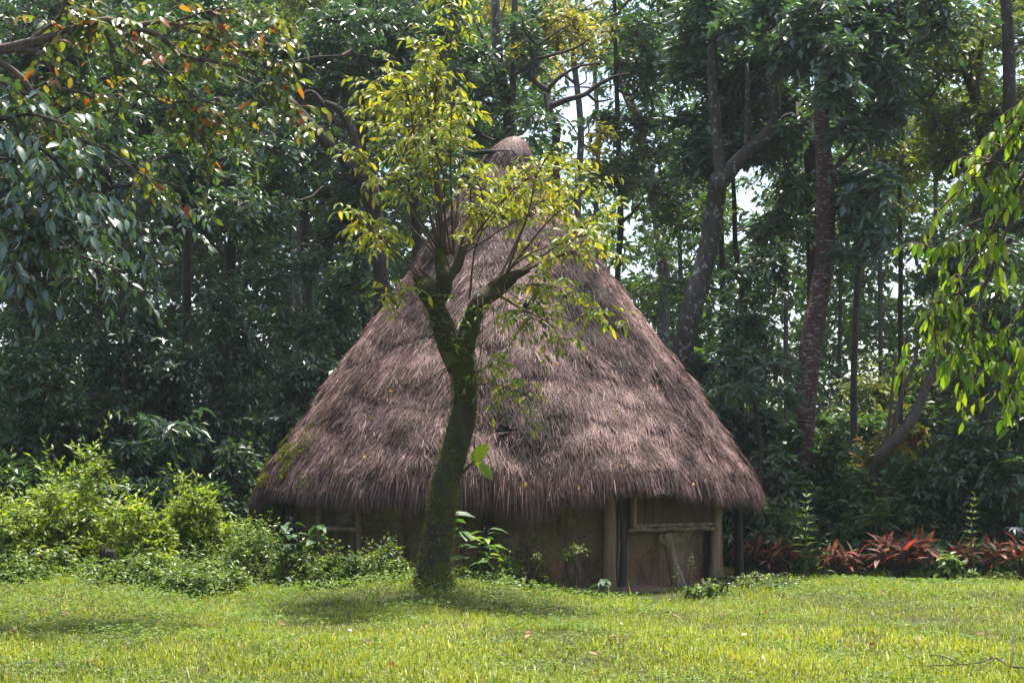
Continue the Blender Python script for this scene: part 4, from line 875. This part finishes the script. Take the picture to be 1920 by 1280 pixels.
# ------------------------------------------------------------------ trees at the frame edges
def branch_tree(name, label, trunk, limbs, Y, bark, sp, leaf, ll, T, rng, obj_leaves=0, omat=None, droop=.35, per=8, twl=(.35, .7), cat='tree', dens=6.0, rmean=.45, hang=.25, tmat='twig', dir_bias=(0, 0, 0), tmin=.25):
    base = np.array([trunk[0][0], trunk[0][1], float(ground_z(trunk[0][0], trunk[0][1]))])
    root = thing(name, label, cat, base); mb = MB(); tube(mb, [t[:3] for t in trunk], [t[3] for t in trunk], 12, 30, .1); mb.build('trunk', M[bark], root)
    S, Mi, E = [], [], []; sub = MB()
    for L in limbs:
        lp = np.array([W(p[0], p[1], Y + (p[3] if len(p) > 3 else 0)) for p in L]); lr = [p[2] / FPX * Y / 2 for p in L]
        mb = MB(); c = tube(mb, lp, lr, 7, len(L) * 5, .1, seed=len(L)); mb.build('limb', M[bark], root)
        ln_tot = np.linalg.norm(np.diff(c, axis=0), axis=1).sum()
        for j in range(int(dens * ln_tot) + 3):
            t = rng.uniform(tmin, 1); q = c[int(t * (len(c) - 1))]; ln = rng.uniform(*twl)
            d = nrm(np.array([rng.normal(0, 1), rng.normal(0, .8), rng.normal(-.1, .6)]) + .6 * nrm(c[-1] - c[0]) + np.array(dir_bias)); e = q + d * ln
            S.append(q); E.append(e - (0, 0, ln * hang)); Mi.append((q + e) / 2 + np.array([0, 0, ln * .1]))
    S, Mi, E = np.array(S), np.array(Mi), np.array(E); twigs(sub, S, Mi, E, .009, .003, seg=3); sub.build('twigs', M[tmat], root, kind='stuff')
    P, D, N = leaves_on(S, Mi, E, per, .25, rng, droop); sz = ll * rng.uniform(.65, 1.15, len(P))
    vis = (np.abs((P[:, 0] / P[:, 1]) * FPX) < 985) & (HZ - (P[:, 2] - CZ) / P[:, 1] * FPX > -20)
    order = np.argsort(-(sz / P[:, 1]) - 9 * vis); big, rest = order[:obj_leaves], order[obj_leaves:]
    if obj_leaves: leaf_objects(root, P[big], D[big], N[big], sz[big], T, M[omat])
    if len(rest):
        reg = noise(P[rest], .8, 2)
        lb = MB(); emit(lb, P[rest], D[rest], N[rest], sz[rest], T, np.clip(rng.normal(rmean, .2, len(rest)) + .25 * reg, 0, 1)); lb.build('foliage', M[leaf], root, kind='stuff')
    return root
xl = -8.2
M['mixed_o'] = leaf_mat('turning_large_leaf', [(.035, .075, .020), (.055, .105, .022), (.10, .145, .026), (.15, .18, .03), (.22, .20, .03), (.34, .14, .03), (.34, .06, .025)], (1.35, 1.35, .5), .42, .34, .5, obj=True)
branch_tree('overhanging_tree', 'tree with long crooked bare-barked limbs and orange-tinged leaves across the upper left', [(xl, 21, -.1, .28), (xl + .1, 21, 2.5, .24), (xl + .3, 21, 5.2, .2), (xl + 1.0, 21, 6.6, .14)],
    [[(-120, 112, 24), (0, 92, 18), (100, 68, 15), (195, 40, 14), (255, 56, 12), (300, 68, 11), (345, 105, 9), (410, 118, 7), (480, 142, 5), (515, 190, 4), (545, 232, 3)],
     [(-100, 105, 18), (0, 96, 16), (60, 84, 14), (125, 62, 14), (200, 38, 13), (235, 52, 10), (300, 42, 8), (365, 60, 6), (440, 92, 4), (480, 118, 3)],
     [(30, 92, 13), (72, 98, 12), (95, 125, 11), (110, 165, 10), (150, 172, 9), (178, 184, 6)], [(192, 46, 8), (208, 85, 8), (212, 118, 7), (240, 150, 6), (312, 196, 6), (335, 190, 5), (375, 202, 4), (450, 240, 3)],
     [(-60, 140, 11), (0, 152, 10), (35, 172, 9), (80, 181, 6)], [(-20, 105, 13), (45, 150, 12), (75, 210, 11), (100, 245, 10), (165, 268, 8), (205, 285, 7), (270, 330, 6), (345, 352, 4)],
     [(262, 66, 7), (270, 98, 7), (330, 150, 6), (375, 186, 5), (425, 205, 4), (470, 262, 3)], [(40, 88, 9), (80, 58, 8), (112, 30, 7), (130, -30, 6)], [(300, 70, 5), (350, 45, 5), (395, 55, 4), (460, 100, 3), (500, 150, 2)],
     [(312, 196, 5), (355, 230, 4), (358, 250, 4), (390, 268, 3), (430, 262, 2)], [(150, 60, 6), (170, 20, 5), (165, -20, 4)], [(330, 40, 5), (400, 20, 4), (470, 30, 3), (520, 60, 2)]],
    21.0, 'bark_brown', None, 'mixed', .17, leafT(.45, .1, .22), RG('ol'), 300, 'mixed_o', dens=8.5, rmean=.42, dir_bias=(0, .35, 0))
branch_tree('silver_leaved_tree', 'tree with large silvery hanging leaves at the left edge', [(-8.0, 19.2, -.1, .2), (-7.9, 19.2, 2.0, .18), (-7.6, 19.2, 4.2, .13), (-7.3, 19.2, 5.4, .1)],
    [[(-150, 240, 16), (-40, 235, 12), (30, 250, 9), (90, 290, 6), (140, 340, 3)], [(-150, 330, 14), (-30, 330, 10), (50, 360, 8), (110, 420, 6), (160, 470, 3)], [(-120, 420, 10), (-20, 420, 8), (60, 450, 6), (150, 480, 4), (250, 515, 2)],
     [(-120, 250, 10), (0, 225, 8), (60, 215, 6), (130, 235, 3)], [(-100, 380, 10), (0, 390, 8), (80, 410, 5), (200, 440, 3)], [(-60, 480, 8), (10, 490, 6), (60, 530, 3)], [(-60, 300, 8), (30, 300, 6), (90, 330, 4), (190, 390, 2)]],
    19.2, 'bark', None, 'silver', .205, leafT(.42, .12, .22), RG('sil'), 300, 'silver_o', droop=.75, dens=7.0, per=8, twl=(.4, .8))
branch_tree('mossy_limbed_tree', 'small tree with a gnarled mossy limb ending among the dark left thicket', [(-7.3, 30.6, -.1, .08), (-7.2, 30.6, 2.5, .07), (-7.2, 30.6, 4.9, .06), (-7.3, 30.6, 7.2, .05)],
    [[(222, 380, 13), (232, 420, 12), (255, 440, 11), (285, 448, 9), (298, 460, 6)], [(240, 425, 8), (262, 470, 6), (268, 520, 5), (270, 560, 3)], [(210, 350, 10), (250, 345, 8), (300, 360, 6), (340, 390, 4), (352, 440, 3)], [(210, 330, 8), (170, 300, 6), (120, 300, 4)]],
    29.8, 'bark', None, 'blue', .2, leafT(.42, .1, .2, False), RG('ml'), 0, dens=9.0)
branch_tree('drooping_tree', 'tree with bright sunlit green leaves hanging on drooping twigs into the right side', [(6.2, 13, -.1, .16), (6.1, 13, 1.8, .14), (5.7, 13, 3.4, .1), (5.3, 13, 4.4, .06)],
    [[(2200, 120, 14), (2050, 130, 11), (1960, 190, 8), (1920, 235, 7), (1865, 290, 6), (1815, 340, 4), (1760, 395, 3)], [(2150, 160, 12), (2000, 240, 9), (1930, 310, 7), (1880, 400, 6), (1830, 480, 5), (1760, 570, 4), (1690, 640, 2)],
     [(1930, 315, 6), (1900, 400, 6), (1860, 500, 5), (1825, 590, 4), (1805, 650, 3), (1795, 690, 2)], [(1880, 400, 5), (1820, 420, 4), (1775, 460, 3), (1745, 500, 2)], [(2100, 260, 9), (1990, 420, 6), (1930, 540, 5), (1890, 640, 3)],
     [(1990, 420, 6), (1945, 640, 5), (1915, 720, 4), (1900, 730, 2)], [(1865, 500, 4), (1840, 560, 4), (1845, 640, 3), (1860, 700, 2)], [(1960, 200, 6), (1900, 300, 4), (1850, 300, 3)], [(1830, 480, 4), (1800, 560, 3), (1775, 640, 2)]],
    13.0, 'bark_brown', None, 'shrub', .13, LT['hang'], RG('dr'), 300, 'hang_o', droop=1.0, per=6, dens=7.5, twl=(.18, .38), hang=.35, tmat='twig_red', tmin=.3)

# ------------------------------------------------------------------ bright shrubs and ground cover on the left
BS = [('bright yellow-green shrub at the left edge of the lawn', 25, 24.4, 2.2, 1.4, .50), ('tall bright shrub with upright leafy tips, second from the left', 150, 25.6, 2.2, 1.75, .5), ('bushy bright shrub just behind the dark stump', 250, 24.8, 1.5, 1.1, .58),
      ('bright pointed shrub standing alone left of the hut', 350, 26.0, 1.25, 1.45, .55), ('low bright shrub touching the left roof edge', 415, 26.6, 1.2, .95, .55)]
for lab, px, Y, w, h, rm in BS:
    shrub(lab, px, Y, w, h, 'shrub', .125, 'mid4', 30, 13, 9, name='bright_shrub', group='sunlit shrubs left of the hut', droop=-.15, rmean=rm, cr=.38, twr=.005, shoots=46)
for lab, px, Y, w, h in [('soft green herb patch left of the hut under the roof edge', 470, 25.0, 2.2, .85), ('soft green herb patch in front of the stump', 250, 24.0, 2.2, .36), ('green herb patch at the far left lawn edge', 40, 23.8, 2.2, .36), ('green herb patch between the bright shrubs and the hut', 370, 23.4, 1.7, .34), ('herb patch in the shade of the left hut wall', 560, 24.7, 1.3, .5)]:
    shrub(lab, px, Y, w, h, 'cover', .07, 'tiny', 48, 6, 8, name='herb_patch', cat='herbs', group='herb patches left of the hut', rmean=.5, cr=.30, twr=.003, shoots=260)
p = W(200, 1012, 24.0); p[2] = float(ground_z(p[0], p[1])); st = thing('tree_stump', 'dark broken stump half hidden in the left herbs', 'stump', p)
mb = MB(); tube(mb, [p - (0, 0, .1), p + (.01, 0, .25), p + (0, 0, .42)], [.15, .12, .11], 12, 14, .2); mb.build('wood', M['wood_dark'], st)
mb = MB(); rs = RG('stump')
for j in range(8): a = j * .8; s = p + np.array([.08 * math.cos(a), .08 * math.sin(a), .38]); tube(mb, [s, s + (rs.normal(0, .02), 0, rs.uniform(.05, .16))], [.035, .006], 5, 4)
mb.build('splinters', M['wood_dark'], st)

# ------------------------------------------------------------------ plants round the hut
def gp(px, Y): x = (px - 960) / FPX * Y; return np.array([x, Y, float(ground_z(x, Y))])
def broad(label, px, Y, h, w, n, ll, mat='broad_o', wid=.45, name='broad_leaved_plant', stems=3, droop=.35, group=None):
    rng = RG(label); b = gp(px, Y); root = thing(name, label, 'plant', b, group); mb = MB(); P, D = [], []
    for s in range(stems):
        a = rng.uniform(0, 6.28); t = b + np.array([math.cos(a) * w * .3, math.sin(a) * w * .2, h * rng.uniform(.65, 1.0)]); c = tube(mb, [b - (0, 0, .04), b * .5 + t * .5 + (0, 0, .05), t], [.011, .009, .005], 6, 12)
        for j in range(n // stems):
            i = rng.integers(2, 12); aa = rng.uniform(0, 6.28); P.append(c[i]); D.append((math.cos(aa), math.sin(aa) - .15, .45 - droop + rng.normal(0, .2)))
    mb.build('stem', M['twig'], root); P, D = np.array(P), np.array(D)
    leaf_objects(root, P, D, np.array([0, 0, 1.]) + rng.normal(0, .2, P.shape), ll * rng.uniform(.6, 1.15, len(P)), leafT(wid, .1, .38), M[mat])
broad('broad-leaved plant just right of the mossy trunk against the hut', 882, 23.7, 1.15, .9, 42, .30, 'broad_o', stems=4); broad('low plant with big yellowing leaves right of the mossy trunk', 908, 23.4, .65, .6, 18, .32, 'broad_o', .42, stems=2)
broad('dark broad-leaved shrub against the left hut wall', 572, 24.4, 1.15, .9, 42, .27, 'broaddark_o', .5, stems=4); broad('dark low plant with large leaves by the left wall posts', 668, 24.0, .85, .8, 26, .25, 'broaddark_o', .5)
broad('young plant with bluish broad leaves at the foot of the thick post', 1122, 23.9, .42, .4, 9, .24, 'broaddark_o', .48, stems=1)
shrub('shaggy dark herbs at the foot of the left wall', 630, 24.2, 1.3, .5, 'cover', .075, 'std', 20, 6, 8, name='low_herb', cat='herbs', group=None, shoots=50)
shrub('thin-stemmed weed leaning on the wall right of the mossy trunk', 950, 24.0, .7, .6, 'cover', .08, 'std', 9, 6, 8, name='wispy_weed', cat='weed', group=None, shoots=16)
broad('tall broad-leaved weed beside the left wall beam', 540, 24.2, 1.0, .7, 26, .22, 'broaddark_o', .5)
broad('grassy-leaved seedling by the wall left of the thick post', 1025, 23.8, .3, .3, 9, .18, 'broad_o', .26, stems=1)
shrub('arching small-leaved shrub between the mossy trunk and the left wall posts', 715, 24.0, 1.15, .75, 'cover', .075, 'std', 20, 6, 8, shoots=40, name='arching_shrub', group=None, rmean=.55); shrub('low dark herb at the left foot of the mossy trunk', 770, 23.9, .8, .55, 'cover', .06, 'std', 14, 9, 8, name='low_herb', group=None)
shrub('thin dry seed-headed weed standing before the dim wall', 1000, 24.1, .6, .85, 'olive', .045, 'nar', 10, 8, 9, name='dry_weed', cat='weed', group=None, droop=.4); shrub('wispy small-leaved weed right of the dry seed heads', 1068, 24.1, .6, .8, 'cover', .055, 'std', 7, 6, 8, name='wispy_weed', cat='weed', group=None)
shrub('low bushy weed under the right end of the window hatch', 1322, 24.2, .9, .20, 'cover', .07, 'std', 14, 5, 7, name='low_weed', shoots=40, cat='weed', group=None); shrub('shaded low herbs right of the hut posts', 1420, 26.2, 2.0, .16, 'cover', .06, 'tiny', 40, 4, 7, name='low_herb', cat='herbs', group=None, shoots=90)
sprig(gp(1287, 24.2), 'small sapling with a rosette top in front of the propped window', .62, 16, .11, 'broad_o', .24, name='sapling', lean=(.08, 0), bare=.72, stem_r=.013)
sprig(gp(1268, 24.3), 'thin seedling beside the leaning forked pole', .55, 9, .09, 'broad_o', .3, name='seedling', bare=.5)
sprig(gp(1512, 27.6), 'tall thin sapling with narrow feathery leaves in front of the red-leaved plants', 1.5, 60, .22, 'broad_o', .17, name='sapling', bare=.35, stem_r=.014, droop=-.2)
sprig(gp(1828, 28.2), 'slender sapling with a spiky leafy top among the red plants at the right', 1.45, 60, .17, 'broad_o', .18, name='sapling', bare=.4, stem_r=.013, droop=-.3)
sprig(gp(1640, 30.5), 'sapling with broad layered leaves behind the big red-leaved clump', 1.75, 18, .34, 'broad_o', .42, name='sapling', bare=.55, stem_r=.016, droop=.2)
sprig(gp(1548, 28.0), 'short leafy sapling right of the feathery one', .75, 14, .16, 'broad_o', .4, name='sapling', bare=.3)
shrub('open light-green shrub beside the far right hut post', 1470, 29.4, 1.4, 1.35, 'mid', .13, 'std', 14, 9, 8, name='light_shrub', group=None, rmean=.6); shrub('small round-leaved weed left of the red clump near the right edge', 1785, 28.3, .8, .6, 'cover', .12, 'wide', 8, 7, 7, name='low_weed', cat='weed', group=None)
# red-leaved plants
def red_plant(label, px, Y, w, h, n, seed):
    rng = RG(seed); b = gp(px, Y); root = thing('red_leaved_plant', label, 'plant', b, 'red-leaved plants along the lawn edge'); mb = MB(); P, D = [], []
    n = int(n * 1.6); heads = max(4, int(n / 15))
    for s in range(heads):
        a = rng.uniform(0, 6.28); k = rng.uniform(.1, 1) ** .5; t = b + np.array([math.cos(a) * w * .42 * k, math.sin(a) * w * .3 * k, h * (.72 - .30 * k)])
        tube(mb, [b + (0, 0, -.05), b * .5 + t * .5, t], [.022, .018, .014], 6, 8)
        for j in range(n // heads):
            aa = j * 2.4 + rng.normal(0, .3); el = rng.uniform(-.15, 1.2); P.append(t + (rng.normal(0, .04), rng.normal(0, .04), rng.uniform(-.16, .08)))
            D.append(np.array([math.cos(aa) * math.cos(el), math.sin(aa) * math.cos(el), math.sin(el)]) + np.array([math.cos(a), math.sin(a), 0]) * .35 * k)
    mb.build('stem', M['twig'], root); P, D = np.array(P), np.array(D)
    leaf_objects(root, P, D, np.array([0, 0, 1.]) + rng.normal(0, .25, P.shape), rng.uniform(.22, .40, len(P)) * (h / .8) ** .5, leafT(.24, .15, .35), M['cord_o'])
for i, (px, Y, w, h, n, lab) in enumerate([(1443, 29.0, 1.05, .75, 80, 'red-leaved plant nearest the hut'), (1572, 28.9, 1.1, .68, 70, 'low brownish red-leaved plant behind the feathery sapling'), (1688, 28.7, 1.5, 1.0, 150, 'largest red and cream leaved clump on the lawn edge'),
                                           (1838, 28.9, 1.0, .75, 80, 'bright red-leaved plant behind the spiky sapling'), (1915, 28.2, 1.1, .9, 90, 'red-leaved plant cut by the right picture edge'), (1395, 30.0, .6, .6, 34, 'small red-leaved plant half behind the far hut post')]):
    red_plant(lab, px, Y, w, h, n, 'red%d' % i)
def lily(label, px, Y, w, n, flower=False):
    rng = RG(label); b = gp(px, Y); root = thing('strap_leaved_lily', label, 'lily', b, 'strap-leaved lilies behind the red plants')
    a = rng.uniform(0, 6.28, n); el = rng.uniform(.5, 1.35, n); P = b + np.stack([rng.normal(0, w * .22, n), rng.normal(0, .18, n), np.zeros(n)], -1)
    D = np.stack([np.cos(a) * np.cos(el), np.sin(a) * np.cos(el), np.sin(el)], -1); T = leafT(.055, .2, .55, True, .72)
    leaf_objects(root, P, D, np.stack([-np.cos(a), -np.sin(a), np.full(n, .6)], -1), rng.uniform(.65, 1.05, n), T, M['lily_o'])
    if flower:
        mb = MB(); t = b + np.array([.02, -.2, .86]); tube(mb, [b, b * .4 + t * .6, t], [.012, .01, .009], 6, 8); mb.build('flower_stalk', M['broad_o'], root)
        mb = MB(); aa = np.arange(26) * .55; D = np.stack([np.cos(aa), np.sin(aa), rng.uniform(-.1, .5, 26)], -1); emit(mb, np.tile(t, (26, 1)), D, np.array([0, 0, 1.]) + D * .1, rng.uniform(.15, .22, 26), leafT(.09, .1, .6), .5); mb.build('flower', M['petal'], root)
for i, (px, Y, w, n, fl, lab) in enumerate([(1765, 30.0, 1.2, 40, 0, 'strap-leaved lily clump right behind the largest red clump'), (1830, 30.2, 1.2, 40, 0, 'strap-leaved lily clump behind the spiky sapling'), (1895, 29.8, 1.1, 36, 1, 'strap-leaved lily with a white spidery flower at the right edge'), (1560, 30.4, .9, 24, 0, 'strap-leaved lily clump behind the brownish red plant'), (1500, 30.6, .9, 24, 0, 'strap-leaved lily clump behind the feathery sapling')]):
    lily(lab, px, Y, w, n, fl)

# ------------------------------------------------------------------ litter on lawn and roof
def litter():
    rng = RG('litter'); T = leafT(.5, .25, -.15)
    def drop(px, Y, mat, sz, lab, grp, lift=.05):
        b = gp(px, Y) + (0, 0, lift); o = thing('fallen_leaf', lab, 'leaf', b, grp); a = rng.uniform(0, 6.28)
        leaf_objects(o, b[None], np.array([[math.cos(a), math.sin(a), rng.uniform(-.1, .4)]]), np.array([[rng.normal(0, .3), rng.normal(-.3, .3), 1.]]), [sz], T, M[mat], name='blade')
    def gy(py): return 1.7 * FPX / (py - HZ)
    for px, py in ((395, 1162), (300, 1174), (535, 1173), (130, 1160), (180, 1240), (60, 1242), (20, 1185), (700, 1212), (740, 1265), (845, 1165), (985, 1212), (1000, 1205), (1140, 1215), (1274, 1167), (1276, 1168), (1350, 1165), (1640, 1195), (1630, 1215), (1725, 1207), (1830, 1186), (1490, 1205), (1660, 1120), (1430, 1165), (1120, 1240), (560, 1215)):
        drop(px, gy(py), 'dry_o', rng.uniform(.08, .14), 'brown dry leaf lying on the lawn', 'brown leaves fallen on the lawn', .045)
    for px, py, lab in ((1168, 1183, 'pale cream leaf lying on the lawn in front of the thick post'), (660, 1190, 'whitish leaf on the lawn below the mossy trunk'), (1390, 1202, 'pale leaf on the lawn below the far right posts')):
        drop(px, gy(py), 'palewhite', .10, lab, None, .06)
    S_E = PS[-1]
    for px, py in ((705, 860), (770, 895), (778, 863), (690, 950), (1180, 848), (1225, 855), (1152, 882), (1268, 885), (1080, 915), (1330, 880), (988, 903), (1148, 775), (715, 790), (748, 740), (1200, 805), (1010, 780), (1040, 690), (1295, 905)):
        z = CZ + (HZ - py) / FPX * 26.0; s = float(np.interp(-z, -PZ, PS)); R = float(np.interp(s, PS, PR)); x = (px - 958) / FPX * 26.0
        th = -math.acos(max(-1, min(1, x / R))); P, N, T_ = roof_pt(np.array([th]), np.array([s])); p = P[0] + HUT + N[0] * .07
        o = thing('fallen_leaf', 'small yellow or brown leaf caught on the thatch', 'leaf', p, 'leaves caught on the thatched roof')
        leaf_objects(o, p[None], T_ + rng.normal(0, .6, (1, 3)), N + rng.normal(0, .2, (1, 3)), [rng.uniform(.07, .11)], T, M['yelfall' if rng.random() < .6 else 'dry_o'], name='blade')
    b = gp(1800, 13.9); tw = thing('fallen_branch', 'thin bare branch lying on the lawn at the lower right', 'branch', b); mb = MB()
    q = lambda x, y, h=.05: np.array([(x - 960) / FPX * gy(y), gy(y), float(ground_z((x - 960) / FPX * gy(y), gy(y))) + h])
    tube(mb, [q(1990, 1262, .08), q(1920, 1266, .10), q(1890, 1258, .09), q(1865, 1250, .12), q(1830, 1252, .08), q(1740, 1256, .06), q(1690, 1254, .05)], [.012, .011, .010, .008, .006, .005, .003], 6, 40, .1)
    for L in ([q(1865, 1250, .12), q(1848, 1262, .1), q(1830, 1272, .08)], [q(1895, 1259, .1), q(1898, 1240, .22), q(1905, 1220, .36), q(1918, 1195, .5)], [q(1800, 1253, .07), q(1770, 1248, .12), q(1730, 1240, .1)], [q(1740, 1256, .06), q(1770, 1270, .05)]): tube(mb, L, [.007, .005, .003], 5, 12)
    mb.build('wood', M['twig'], tw)
litter()

# ------------------------------------------------------------------ moist forest air
hz = bpy.data.meshes.new('haze'); X0, X1, Y0, Y1, Z0, Z1 = -90, 90, -60, 130, -1.2, 27
hz.from_pydata([(x, y, z) for x in (X0, X1) for y in (Y0, Y1) for z in (Z0, Z1)], [], [(0, 1, 3, 2), (4, 6, 7, 5), (0, 4, 5, 1), (2, 3, 7, 6), (0, 2, 6, 4), (1, 5, 7, 3)])
ho = bpy.data.objects.new('haze', hz); COL.objects.link(ho); ho['kind'] = 'stuff'; ho['label'] = 'thin bright haze hanging in the forest air'; ho['category'] = 'haze'
hm = bpy.data.materials.new('haze_air'); hm.use_nodes = True; hm.node_tree.nodes.clear()
pv = hm.node_tree.nodes.new('ShaderNodeVolumePrincipled'); pv.inputs['Color'].default_value = (.86, .93, 1, 1); pv.inputs['Density'].default_value = .0003; pv.inputs['Anisotropy'].default_value = .35
mo = hm.node_tree.nodes.new('ShaderNodeOutputMaterial'); hm.node_tree.links.new(pv.outputs[0], mo.inputs['Volume']); hz.materials.append(hm)
print('leaf tris', TRI[0], 'objects', len(bpy.data.objects), 'tris', sum(len(m.loop_triangles) if m.loop_triangles else len(m.loops) - 2 * len(m.polygons) for m in bpy.data.meshes))
